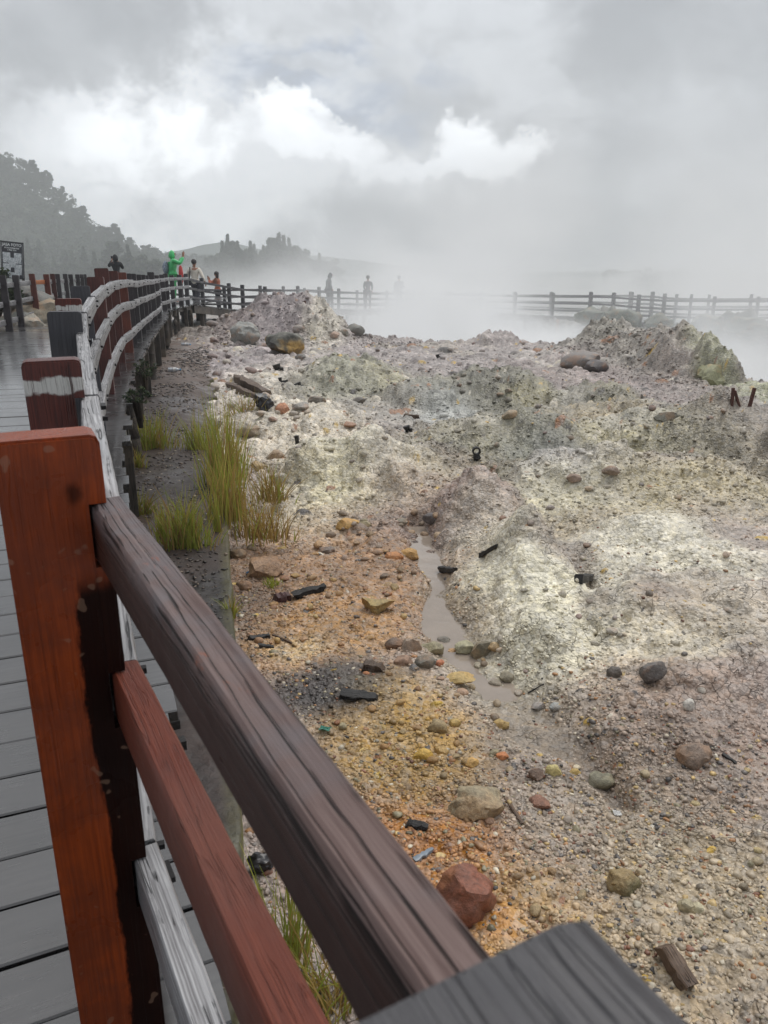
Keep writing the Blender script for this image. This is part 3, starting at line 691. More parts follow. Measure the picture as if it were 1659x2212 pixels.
stone('rock', 852, 1197, 42, (190, 126, 72), 'orange half of the paired rocks above the puddle', 'rock', .6, .8, 3, .5, 193)
stone('rock', 750, 1138, 56, (200, 158, 84), 'golden yellow rock below the cream block', 'rock', .5, .8, 3, .6, 197)
stone('rock', 790, 1130, 30, (164, 154, 120), 'khaki rock right of the golden yellow rock', 'rock', .6, .8, 3, .4, 198)
stone('rock', 932, 1120, 40, (84, 84, 88), 'slate dark rock at the foot of the small cream mound', 'rock', .65, .8, 3, .5, 199)
stone('rock', 865, 1125, 34, (132, 128, 112), 'grey olive rock between golden and slate rocks', 'rock', .6, .8, 3, .4, 200)
stone('rock', 706, 1182, 36, (106, 102, 100), 'grey rock above the yellow gravel bed', 'rock', .7, .8, 3, .4, 201)
stone('rock', 943, 1562, 50, (152, 136, 104), 'tan grey cube like rock below the stream bend', 'rock', .8, .8, 3, .7, 211)
stone('rock', 982, 1558, 26, (196, 164, 92), 'small yellow rock touching the tan grey cube like rock', 'rock', .7, .8, 3, .4, 212)
stone('rock', 914, 1622, 42, (222, 180, 78), 'bright yellow rounded rock in the ochre gravel', 'rock', .75, .8, 3, .35, 223)
stone('rock', 953, 1614, 32, (196, 160, 96), 'dull yellow rock right of the bright yellow rock', 'rock', .75, .8, 3, .35, 224)
stone('rock', 1018, 1640, 32, (216, 172, 96), 'amber rock above the flat grey and yellow rock', 'rock', .6, .8, 3, .35, 225)
stone('rock', 1082, 1562, 36, (176, 148, 78), 'mustard rock on the slurry beside the stream', 'rock', .75, .8, 3, .35, 227)
stone('rock', 1085, 1630, 26, (206, 124, 66), 'small round orange rock on the beige slurry', 'rock', .8, .8, 3, .2, 229)
stone('rock', 1166, 1732, 44, (132, 80, 56), 'rust red rock under a pale yellow chip', 'rock', .6, .8, 3, .5, 233)
stone('rock', 1160, 1672, 36, (128, 100, 82), 'brown cube like rock left of two yellow chips', 'rock', .8, .8, 3, .7, 239)
stone('rock', 1194, 1664, 40, (226, 210, 138), 'lemon yellow chip standing on edge', 'rock', .9, .5, 3, .9, 241)
stone('rock', 1243, 1670, 28, (222, 190, 110), 'pale yellow chip beside the grey olive rock', 'rock', .8, .5, 3, .9, 242)
stone('rock', 1302, 1680, 62, (128, 128, 106), 'grey olive rock half sunk in wet gravel', 'rock', .62, .8, 3, .5, 251)
stone('rock', 1166, 1520, 36, (164, 166, 166), 'split pale grey rock on the right stream bank', 'rock', .7, .7, 3, .9, 257)
stone('rock', 1200, 1523, 34, (148, 156, 156), 'bluish flat rock right of the split grey rock', 'rock', .45, .7, 3, .5, 263)
stone('rock', 1486, 1526, 26, (228, 224, 214), 'white egg shaped rock on the pinkish slope', 'rock', 1.1, .7, 3, .1, 269)
stone('rock', 1500, 1618, 70, (134, 114, 98), 'lumpy brown clod on the pinkish slope at right', 'rock', .75, .85, 3, .3, 271)
stone('rock', 1483, 1958, 34, (186, 176, 142), 'pale rock left of the twin pale pebbles bottom right', 'rock', .9, .8, 3, .5, 277)
stone('rock', 1506, 1966, 28, (204, 196, 162), 'twin pale pebble beside the pale rock bottom right', 'rock', .7, .8, 3, .3, 278)
stone('rock', 612, 878, 34, (186, 110, 62), 'orange rock beside the black plastic heap', 'rock', .9, .8, 3, .5, 281)
stone('rock', 650, 880, 40, (150, 146, 142), 'flat grey rock right of the orange rock', 'rock', .45, .7, 3, .5, 283)
stone('rock', 684, 868, 42, (86, 80, 74), 'dark brown flat rock right of the flat grey rock', 'rock', .45, .7, 3, .3, 284)
stone('rock', 775, 871, 32, (92, 86, 82), 'dark lone rock on the pale rubble field', 'rock', .5, .7, 3, .5, 285)
stone('rock', 752, 916, 40, (160, 112, 84), 'long orange brown rock on the pale crust', 'rock', .35, .5, 3, .5, 286)
stone('rock', 1100, 902, 34, (164, 146, 120), 'tan rock right of the olive domes', 'rock', .6, .8, 3, .6, 293)
stone('rock', 1440, 898, 52, (106, 106, 98), 'dark grey rock at the right of the yellow crust', 'rock', .5, .7, 3, .6, 294)
stone('rock', 650, 772, 24, (98, 96, 92), 'dark rock at the foot of the wedge shaped boulder', 'rock', .9, .8, 3, .5, 295)
stone('rock', 515, 1198, 40, (138, 126, 106), 'olive brown rock behind the large tan boulder', 'rock', .7, .8, 3, .4, 296)
stone('rock', 545, 1186, 24, (156, 138, 112), 'small tan rock behind the large tan boulder', 'rock', .8, .8, 3, .4, 297)
stone('rock', 528, 1258, 36, (132, 108, 88), 'round brown rock in front of the large tan boulder', 'rock', .75, .8, 3, .3, 298)
stone('rock', 1318, 1003 + 20, 38, (122, 98, 86), 'brown rock in the middle of the mauve rubble', 'rock', .6, .8, 3, .5, 299)
stone('rock', 1240, 1030, 34, (132, 104, 92), 'reddish lump in the middle of the mauve rubble', 'rock', .6, .8, 3, .5, 300)
stone('rock', 756, 632, 34, (104, 108, 110), 'dark hump of rock dimly seen behind the far rail', 'rock', .9, .8, 3, .3, 303)
# right rim outcrops
def outcrop(px, py, D, size, col, label, seed):
    q = P(px, py, D); o = link('outcrop', rock_mesh('outcrop', seed, 4, 26, .5, .13, size), M_rock)
    o.location = (q[0], q[1], q[2] - size[2] * .6); k = lin(col) / .9; o.color = (*k, 1); tag(o, label, 'outcrop'); return o
outcrop(1548, 800, 13.7, (.42, .50, .34), (150, 150, 118), 'yellow green crusted outcrop at the steaming edge', 401)
outcrop(1312, 728, 18.9, (.62, .6, .48), (124, 122, 104), 'olive grey outcrop crowning the right rim mound', 402)
outcrop(1440, 762, 15.8, (.42, .4, .34), (122, 112, 104), 'brown grey outcrop between the two rim outcrops', 403)
# bank boulders by the right-hand walkway
for px, py, D, s, lab in ((1345, 678, 27.3, .6, 'dark mossy boulder under the third post of right fence'), (1425, 682, 26.6, .45, 'dark mossy boulder right of the first bank boulder'),
                          (1530, 690, 26.2, .55, 'dim green boulder below the middle of right fence'), (1620, 690, 25.6, .7, 'mossy boulder at the right edge below the fence'),
                          (1275, 668, 29.4, .5, 'dark bank where the right fence dives into steam')):
    outcrop(px, py, D, (s * 1.2, s, s * .8), (92, 98, 84), lab, int(px))
for px, py, D, s, lab, col in ((60, 632, 17.2, .5, 'grey boulder seen through the left fence', (104, 104, 100)), (75, 662, 16.9, .6, 'big pale tan boulder behind the left fence', (140, 130, 112)),
                      (62, 692, 15.6, .42, 'small white boulder at the foot of the left fence', (156, 150, 138)), (30, 690, 15.8, .5, 'dark grey boulder low behind the left fence', (96, 98, 92))):
    outcrop(px, py, D, (s * 1.1, s, s * .8), col, lab, int(px * 3 + py))

# loose stones that nothing in the photo tells apart, by patch
def scatter_group(n, area, wpx, cols, label, group, seed):
    g = random.Random(seed); base = [rock_mesh('loose_stone', seed + k, 2, 9, .5, .06) for k in range(4)]
    for k in range(n):
        px = g.uniform(area[0], area[2]); py = g.uniform(area[1], area[3])
        c = ground_at(px, py); D = math.hypot(c[1], c[2] - CAMZ)
        if c[0] < strip_right(c[1]) + .05: continue
        r = g.uniform(*wpx) / F * D / 2; q = np.array(g.choice(cols), float) * g.uniform(.85, 1.1)
        o = link('loose_stone', base[k % 4]); 
        if not base[k % 4].materials: base[k % 4].materials.append(M_rock)
        o.scale = (r * g.uniform(.8, 1.3), r * g.uniform(.7, 1.0), r * g.uniform(.5, .8)); o.location = (c[0], c[1], Hs(c[0], c[1]) + o.scale[2] * .35)
        o.rotation_euler = (g.uniform(-.2, .2), g.uniform(-.2, .2), g.uniform(0, 6.3)); kk = lin(np.clip(q, 5, 250)) / .95; pg = pigment(np.array([c[0]]), np.array([c[1]]), np.zeros(1), np.zeros(1))[0] * g.uniform(.6, 1.15); mk = .65 if g.random() < .8 else .1; kk = kk * (1 - mk) + pg * mk; o.color = (*kk, 1)
        tag(o, label, 'stone', group)
OCH = [(176, 144, 92), (160, 128, 84), (150, 140, 110), (190, 160, 104), (120, 104, 88), (168, 110, 70)]
GRY = [(168, 156, 150), (150, 140, 136), (120, 114, 110), (186, 178, 166), (140, 120, 114)]
scatter_group(40, (540, 1230, 900, 1400), (12, 24), OCH + [(96, 88, 82)], 'small ochre or brown stone in the gravel right of the mossy strip', 'stones in the ochre gravel', 501)
scatter_group(38, (720, 1430, 1080, 1800), (12, 26), OCH, 'small yellow stone in the gravel below the stone dam', 'stones below the dam', 502)
scatter_group(30, (1080, 1600, 1640, 2050), (12, 26), [(186, 168, 122), (150, 138, 112), (120, 110, 100), (206, 190, 140), (198, 186, 160)], 'small pale stone in the beige gravel at lower right', 'stones in the beige gravel', 503)
scatter_group(26, (660, 1110, 960, 1220), (12, 26), OCH + GRY, 'small stone in the brown bed above the yellow gravel', 'stones in the brown bed', 504)
scatter_group(34, (1080, 1050, 1640, 1500), (10, 24), GRY + [(90, 88, 86)], 'small grey stone on the cream and pink slope', 'stones on the cream slope', 505)
scatter_group(46, (620, 860, 1640, 1060), (9, 20), GRY + [(98, 92, 88)], 'small grey stone on the crusted middle ground', 'stones on the crusted ground', 506)
scatter_group(50, (680, 745, 1500, 860), (7, 16), GRY + [(98, 92, 88)], 'small grey stone on the rubble field near the rim', 'stones near the rim', 507)
scatter_group(70, (445, 690, 660, 960), (8, 26), GRY + [(176, 160, 140), (120, 104, 92)], 'small stone in the rubble below the boulders', 'stones below the boulders', 508)

# gravel: countless pebbles, one object
def build_gravel():
    g = np.random.default_rng(77); Vs, Fs, Cs = [], [], []; off = 0
    N = 72000
    th = g.uniform(R_(9.0), R_(52), N); Y = 1.9 / np.tan(th); U = g.uniform(-.50, .62, N); X = U * (Y * .954 + .55)
    z, pd, mm, idn, sm = full_h(X, Y)
    sd = stream_d(X, Y)
    dens = np.clip(.10 + 1.0 * (1 - sstep(3.8, 6, Y)) * (1 - sstep(.02, .08, mm)) * (.25 + .75 * sstep(-.25, .15, fbm(X * 2.1, Y * 2.1, 4, 402))) + .35 * sstep(-.1, .4, fbm(X * 1.4, Y * 1.4, 3, 401)), 0, 1)
    dens *= np.where(sd < 1.05, .12, 1.0)
    keep = (g.uniform(size=N) < dens) & (X > strip_right(Y) + .03) & (pd < -.2)
    X, Y, z, mm, sd = X[keep], Y[keep], z[keep], mm[keep], sd[keep]; n = len(X)
    D = np.hypot(Y, 1.9); size = D / 773.0 * g.uniform(.55, 1.2, n) + .002 + .006 * g.uniform(size=n) ** 3
    size = np.where(g.uniform(size=n) > .95, size * 1.9, size)
    col = pigment(X, Y, np.zeros(n), np.zeros(n))
    var = g.uniform(.6, 1.3, n)
    pal = np.array([lin((186, 160, 110)), lin((160, 118, 80)), lin((104, 98, 94)), lin((190, 180, 160)), lin((128, 120, 96)), lin((128, 88, 68)), lin((72, 68, 66))])
    pk = g.integers(0, len(pal), n); use = g.uniform(size=n) < np.where((Y < 5.5) & (mm < .05), .26, .05)
    col = np.where(use[:, None], pal[pk], col) * var[:, None]
    for sub, sel in ((2, D < 3.1), (1, D >= 3.1)):
        idx = np.nonzero(sel)[0]
        protos = [rock_verts(900 + k, sub, 10, .8, .10) for k in range(14)]; Fc = ICO[sub][1]; nv = len(protos[0])
        PV = np.stack(protos)[g.integers(0, 14, len(idx))]
        sc = size[idx, None] * np.stack([g.uniform(.8, 1.3, len(idx)), g.uniform(.7, 1.1, len(idx)), g.uniform(.45, .8, len(idx))], 1)
        PV = PV * sc[:, None, :]; a = g.uniform(0, 6.28, len(idx)); ca, sa = np.cos(a)[:, None], np.sin(a)[:, None]
        x = PV[..., 0] * ca - PV[..., 1] * sa + X[idx, None]; y = PV[..., 0] * sa + PV[..., 1] * ca + Y[idx, None]
        zz = PV[..., 2] + (z[idx] + size[idx] * g.uniform(-.25, .12, len(idx)))[:, None]
        V = np.stack([x, y, zz], -1).reshape(-1, 3); Vs.append(V)
        Fs.append((Fc[None] + (np.arange(len(idx)) * nv)[:, None, None]).reshape(-1, 3) + off); off += len(V)
        Cs.append(np.repeat(col[idx], nv, 0))
    # chips and leaf litter on the concrete strip
    m = 9000; Y = np.exp(g.uniform(math.log(1.3), math.log(19), m)); X = strip_right(Y) - g.uniform(.01, 1.55, m)
    k = (fbm(X * 1.6, Y * .9, 3, 341) + .3 * sstep(7, 13, Y) + g.uniform(-.25, .25, m)) > .05; X, Y = X[k], Y[k]; m = len(X); D = np.hypot(Y, 1.67)
    size = D / 773 * g.uniform(.5, 1.3, m) + .003 + .006 * g.uniform(size=m) ** 3; Fc = ICO[1][1]; protos = [rock_verts(950 + q, 1, 8, .7, .1) for q in range(10)]; nv = len(protos[0])
    PV = np.stack(protos)[g.integers(0, 10, m)] * (size[:, None] * np.stack([g.uniform(.8, 1.8, m), g.uniform(.5, 1.0, m), g.uniform(.2, .55, m)], 1))[:, None, :]; a = g.uniform(0, 6.28, m); ca, sa = np.cos(a)[:, None], np.sin(a)[:, None]
    zt = -.497 - .10 * sstep(8, 14, Y) * sstep(12, 20, Y)
    V = np.stack([PV[..., 0] * ca - PV[..., 1] * sa + X[:, None], PV[..., 0] * sa + PV[..., 1] * ca + Y[:, None], PV[..., 2] + zt[:, None]], -1).reshape(-1, 3); Vs.append(V)
    Fs.append((Fc[None] + (np.arange(m) * nv)[:, None, None]).reshape(-1, 3) + off); off += len(V)
    pal = np.array([lin((52, 46, 44)), lin((78, 66, 58)), lin((110, 96, 82)), lin((40, 36, 36)), lin((150, 138, 120))]); Cs.append(np.repeat(pal[g.choice(5, m, p=[.35, .3, .15, .16, .04])] * g.uniform(.7, 1.3, m)[:, None], nv, 0))
    # rubble of the middle distance
    m = 44000; th = g.uniform(R_(4.6), R_(19), m); Y = 1.9 / np.tan(th); X = g.uniform(-.36, .60, m) * Y; Y[:9000] = g.uniform(19.5, 25.5, 9000); X[:9000] = g.uniform(-6, 1, 9000); Y[9000:14000] = g.uniform(13, 20, 5000); X[9000:14000] = g.uniform(4, 7.5, 5000)
    z, pd, mm, idn, sm = full_h(X, Y); k = (pd < -.1) & (X > strip_right(Y) + .05) & (g.uniform(size=m) < .35 + .65 * sstep(-.15, .3, fbm(X * 1.2, Y * .9, 4, 411)) - .25 * sstep(.08, .25, mm) * (Y < 16))
    X, Y, z = X[k], Y[k], z[k]; m = len(X); D = Y
    size = D / 773 * g.uniform(.3, .85, m) + .012 * g.uniform(size=m) ** 2.5; size[:14000] = .03 + .11 * g.uniform(size=14000) ** 2.2 if False else size[:14000] * 1.25; size = np.where(g.uniform(size=m) > .96, size * g.uniform(1.6, 2.8, m), size)
    protos = [rock_verts(970 + q, 1, 12, .9, .14) for q in range(12)]
    PV = np.stack(protos)[g.integers(0, 12, m)] * (size[:, None] * np.stack([g.uniform(.8, 1.4, m), g.uniform(.7, 1.1, m), g.uniform(.5, .9, m)], 1))[:, None, :]; a = g.uniform(0, 6.28, m); ca, sa = np.cos(a)[:, None], np.sin(a)[:, None]
    V = np.stack([PV[..., 0] * ca - PV[..., 1] * sa + X[:, None], PV[..., 0] * sa + PV[..., 1] * ca + Y[:, None], PV[..., 2] + (z + size * g.uniform(-.3, .25, m))[:, None]], -1).reshape(-1, 3); Vs.append(V)
    Fs.append((Fc[None] + (np.arange(m) * nv)[:, None, None]).reshape(-1, 3) + off); off += len(V)
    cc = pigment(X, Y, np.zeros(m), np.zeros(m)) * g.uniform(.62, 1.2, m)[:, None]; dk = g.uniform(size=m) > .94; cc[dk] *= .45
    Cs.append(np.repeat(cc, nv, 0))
    o = link('gravel', np_mesh('gravel', np.concatenate(Vs), np.concatenate(Fs), True, np.clip(np.concatenate(Cs), .008, .9)), M_gravel)
    tag(o, 'ochre, brown and grey pebbles strewn over the crater floor', 'gravel', kind='stuff')
build_gravel()

# ------------------------------------------------------------------ charred wood, stubs, litter
def beam_obj(name, a, b, w, h, mt, label, cat, seed=0, taper=.7, rough=.24, ends=True):
    a = Vector(a); b = Vector(b); Ln = (b - a).length; g = random.Random(seed); bm = bmesh.new(); n = 9; rings = []
    for i in range(n):
        x = Ln * i / (n - 1); k = 1 + (taper - 1) * i / (n - 1); e = g.uniform(1 - rough, 1 + rough)
        prof = [(-1, -.8), (-.8, -1), (.8, -1), (1, -.8), (1, .75), (.75, 1), (-.75, 1), (-1, .8)]
        jx = (g.uniform(-.25, .25) * w if i in (0, n - 1) else 0)
        rings.append([bm.verts.new((x + jx * (1 if p[1] > 0 else -1), p[0] * w / 2 * k * e * g.uniform(1 - rough, 1 + rough), p[1] * h / 2 * k * g.uniform(1 - rough, 1 + rough))) for p in prof])
    for i in range(n - 1):
        for k in range(8): bm.faces.new((rings[i][k], rings[i][(k + 1) % 8], rings[i + 1][(k + 1) % 8], rings[i + 1][k]))
    bm.faces.new(rings[0][::-1]); bm.faces.new(rings[-1])
    o = link(name, bm_mesh(name, bm, angle=35), mt, M=frame_matrix(a, b - a)); tag(o, label, cat); return o
def lay(px1, py1, px2, py2, w, h, name, mt, label, cat, seed=0, lift=.22, taper=.75):
    a = ground_at(px1, py1); b = ground_at(px2, py2)
    D = a[1]; W = .85 * w / F * math.hypot(D, 1.9); Hh = .8 * h / F * math.hypot(D, 1.9)
    a[2] = Hs(a[0], a[1]) + Hh * lift; b[2] = Hs(b[0], b[1]) + Hh * lift
    return beam_obj(name, a, b, W, Hh, mt, label, cat, seed, taper)
lay(512, 822, 578, 866, 22, 20, 'log', M_drift, 'long grey brown log lying by the top of tall grass', 'log', 1)
lay(497, 838, 560, 872, 16, 16, 'log', M_drift, 'shorter log lying in front of the long grey brown log', 'log', 2)
lay(735, 1508, 815, 1512, 34, 12, 'charred_slab', M_charred, 'black slab lying on the dark ash patch', 'wood', 3)
lay(636, 1292, 698, 1284, 30, 26, 'charred_log', M_charred, 'black charred log left of the ochre pyramid rock', 'wood', 4)
lay(594, 1298, 626, 1294, 26, 22, 'wood_block', M_redwood, 'dark red wood block beside the black charred log', 'wood', 5, taper=1.0)
lay(538, 1388, 582, 1380, 16, 13, 'wood_block', M_charred, 'black wood block just beyond the handrail', 'wood', 6)
lay(560, 1407, 592, 1402, 14, 11, 'wood_block', M_charred, 'smaller black wood chip below the black wood block', 'wood', 7)
lay(878, 1792, 922, 1800, 24, 22, 'wood_block', M_charred, 'black wood block beside the handrail near the bottom', 'wood', 8)
lay(895, 1862, 935, 1840, 14, 8, 'foil_strip', M_foil, 'bluish foil strip below the near black wood block', 'litter', 9)
lay(1093, 1728, 1128, 1784, 10, 9, 'stick', M_drift, 'brown stick lying on slurry right of the flat rock', 'stick', 10)
lay(590, 1378, 640, 1398, 6, 6, 'stick', M_drift, 'thin stick on pale crust left of the dam', 'stick', 11)
lay(832, 1202, 872, 1178, 7, 7, 'stick', M_charred, 'bent black stick resting behind the paired rocks', 'stick', 12)
lay(770, 1160, 836, 1166, 9, 5, 'plank', M_drift, 'weathered plank lying below the golden yellow rock', 'plank', 13)
lay(1140, 1500, 1175, 1482, 3, 3, 'twig', M_charred, 'thin dark twig near the split pale grey rock', 'stick', 14)
lay(1335, 1925, 1352, 1975, 4, 4, 'twig', M_charred, 'dark twig running down from the olive green rock', 'stick', 15)
lay(550, 1600, 1 + 600, 1555, 16, 12, 'plank', M_drift, 'wet plank showing under the handrail', 'plank', 16)
lay(1040, 1190, 1075, 1172, 14, 12, 'charred_log', M_charred, 'black charred stick between the two cream mounds', 'wood', 17)
lay(1250, 1240 + 12, 1275, 1235 + 12, 26, 24, 'charred_log', M_charred, 'black lump of charred wood on the cream slope', 'wood', 18)
lay(872, 908, 905, 908, 14, 14, 'log', M_drift, 'short brown log lying on the pale crust', 'log', 19)
lay(785, 1448, 828, 1452, 30, 26, 'charred_log', M_drift, 'brown knotty log end above the ash patch', 'wood', 20)
lay(1560, 1630, 1590, 1650, 9, 8, 'stick', M_charred, 'dark stick on the pinkish slope beside the lumpy clod', 'stick', 21)
lay(955, 1240, 985, 1236, 18, 16, 'charred_log', M_charred, 'charred lump lying in the upper stream', 'wood', 22)
# half-buried stump bottom right
_c = ground_at(1435, 2085); _o = beam_obj('stump', (_c[0] - .004, _c[1] + .01, Hs(_c[0], _c[1]) + .045), (_c[0] + .035, _c[1] - .09, Hs(_c[0], _c[1]) + .005), .042, .046, M_drift, 'dark stump with a pale broken end at lower right', 'stump', 23, 1.1, .09)
# black pipe stubs in the middle ground
def stub(px, py, h_px, w_px, label, kind):
    c = ground_at(px, py); D = c[1]; h = h_px / F * D; r = w_px / F * D / 2; z = Hs(c[0], c[1])
    bm = bmesh.new()
    if kind == 'ring':
        n = 20; a = [[], []]
        for k in range(n):
            t = 2 * math.pi * k / n
            for j, (rr, yy) in enumerate(((r, -.5), (r * .62, -.5), (r * .62, .5), (r, .5))):
                a[0].append(bm.verts.new((rr * math.cos(t), yy * r * 1.2, h - r + rr * math.sin(t))))
        for k in range(n):
            for j in range(4):
                bm.faces.new((a[0][4 * k + j], a[0][4 * k + (j + 1) % 4], a[0][4 * ((k + 1) % n) + (j + 1) % 4], a[0][4 * ((k + 1) % n) + j]))
        bm_tube(bm, [(0, 0, -.05), (.01, 0, (h - 2 * r) * .5), (0, 0, h - 1.7 * r)], [r * .9, r, r * .7], 10)
    elif kind == 'boot':
        bm_tube(bm, [(-r * .6, 0, -.04), (-r * .62, 0, h * .45), (-r * .7, 0, h)], [r * .36, r * .34, r * .42], 10)
        bm_tube(bm, [(-r * .7, 0, h * .2), (r * .3, 0, h * .22), (r, .01, h * .42)], [r * .36, r * .36, r * .28], 10)
    else:
        bm_tube(bm, [(0, 0, -.04), (r * .1, 0, h * .5), (-r * .1, 0, h)], [r * .9, r * .7, r * .8], 8)
        bm_tube(bm, [(r * .9, r * .2, -.04), (r * .9, 0, h * .6)], [r * .5, r * .4], 8)
    o = link('burnt_stub', bm_mesh('burnt_stub', bm, angle=40), M_blackpipe); o.location = (c[0], c[1], z); tag(o, label, 'stub')
stub(650, 966, 22, 26, 'black boot shaped pipe stub on the cream block', 'boot')
stub(1028, 1002, 32, 19, 'black pipe stub with an open ring on top', 'ring')
stub(878, 938, 12, 20, 'low black stub pair right of the cream block', 'pair')
stub(598, 804, 16, 22, 'black forked stub on the rubble below the boulders', 'pair')
stub(612, 828, 12, 20, 'black bent stub above the black plastic heap', 'boot')
stub(642, 845, 12, 24, 'flat black stub right of the logs', 'pair')
stub(945, 778, 10, 10, 'small black stub on the far rubble', 'pair')
stub(870, 720, 10, 9, 'tiny stub standing on the rim crest left', 'pair'); stub(946, 722, 10, 9, 'tiny stub standing on the rim crest middle', 'pair'); stub(990, 742, 14, 12, 'tiny stub on the crest beside the red crust', 'pair')
# crumpled black plastic by the orange rock
_c = ground_at(575, 888); _o = link('plastic_heap', rock_mesh('plastic_heap', 611, 4, 16, .8, .22, (.16, .12, .13)), M_blackbag); _o.location = (_c[0], _c[1], Hs(_c[0], _c[1]) + .05); tag(_o, 'crumpled black plastic heap beside the logs', 'plastic sheet')
_c = ground_at(562, 1880, -.7); _o = link('plastic_heap', rock_mesh('plastic_heap', 617, 4, 16, .8, .2, (.05, .04, .035)), M_blackbag); _o.location = (_c[0], _c[1], Hs(_c[0], _c[1]) + .03); tag(_o, 'crumpled black plastic scrap seen under the near handrail', 'plastic sheet')
# iron stakes
def stake(px, py0, py1, D, w, label, lean=0.0, mt=None, name='iron_stake'):
    if D < 15: D = ground_at(px, py0)[1]
    a = P(px, py0, D); b = P(px + lean, py1, D); a[2] -= .15; bm = bmesh.new(); L_ = (Vector(b) - Vector(a)).length
    bm_box(bm, (L_ / 2, 0, 0), (L_, w, w)); bmesh.ops.bevel(bm, geom=bm.edges[:], offset=w * .12, segments=1)
    o = link(name, bm_mesh(name, bm), mt or M_iron, M=frame_matrix(a, Vector(b) - Vector(a), (0, 1, 0.1))); tag(o, label, 'stake')
stake(661, 686, 650, 22.4, .06, 'rusty upright stake on the left rubble mound', -3)
stake(632, 652, 643, 23.4, .05, 'short dark stake on top of the left rubble mound', -1)
_d = ground_at(1590, 880)[1]
stake(1581, 884, 838, _d, .028, 'left one of three crossed iron stakes at the right rim', 3)
stake(1611, 884, 844, _d + .15, .026, 'middle slanting stake of the three crossed iron stakes', -24)
stake(1613, 886, 838, _d - .1, .03, 'right stake of the three crossed iron stakes', 17)
# bottles and litter
def bottle(px, py, rot, label):
    c = G(px, py, -.46); bm = bmesh.new(); r = .036
    prof = [(0, .02), (.004, r), (.06, r), (.068, r * .9), (.076, r), (.14, r), (.175, .016), (.178, .013), (.20, .013)]
    bm_tube(bm, [(x, 0, 0) for x, _ in prof], [q for _, q in prof], 16)
    e = empty('plastic_bottle', (c[0], c[1], -.50 + r + .006), rot); tag(e, label, 'bottle')
    link('bottle_body', bm_mesh('bottle_body', bm, angle=50), M_plastic, e)
    b2 = bmesh.new(); bm_tube(b2, [(.196, 0, 0), (.214, 0, 0)], [.0155, .0155], 16); link('cap', bm_mesh('cap', b2), M_blue, e)
    b3 = bmesh.new(); bm_tube(b3, [(.085, 0, 0), (.13, 0, 0)], [r + .0008, r + .0008], 16, cap=False); link('bottle_label', bm_mesh('bottle_label', b3), M_white, e)
bottle(363, 799, .1, 'clear plastic bottle lying nearer on the concrete strip')
bottle(392, 744, -.1, 'clear plastic bottle lying farther along the strip')
def scrap(px, py, s, mt, label, name='paper_scrap', z=None):
    c = ground_at(px, py) if z is None else G(px, py, z); g = random.Random(int(px)); bm = bmesh.new()
    n = 4; grid = [[bm.verts.new(((i / n - .5) * s * 1.4, (j / n - .5) * s, g.uniform(0, .25) * s)) for j in range(n + 1)] for i in range(n + 1)]
    for i in range(n):
        for j in range(n): bm.faces.new((grid[i][j], grid[i + 1][j], grid[i + 1][j + 1], grid[i][j + 1]))
    bmesh.ops.solidify(bm, geom=bm.faces[:], thickness=.002)
    o = link(name, bm_mesh(name, bm), mt); o.location = (c[0], c[1], (Hs(c[0], c[1]) if z is None else z) + .006); o.rotation_euler = (.1, .1, g.uniform(0, 3)); tag(o, label, 'litter')
scrap(1333, 1762, .022, M_white, 'white bottle top on the beige gravel')
scrap(703, 1586, .035, M_green, 'green and white wrapper beside the handrail', 'wrapper')
scrap(545, 1242, .05, M_blue, 'blue wrapper by the large tan boulder', 'wrapper')
scrap(514, 1268, .045, M_yellowpack, 'pale yellow packet standing beside the mossy strip edge', 'packet')
scrap(556, 952, .05, M_blue, 'small blue scrap beside the tan slab', 'wrapper')
scrap(431, 995, .03, M_white, 'white scrap on the wet strip between grass tufts', z=-.49)
scrap(470, 1118, .03, M_white, 'white scrap on the strip behind the green tuft', z=-.49)
scrap(450, 1112, .02, M_white, 'tiny white scrap left of the other strip scrap', z=-.49)

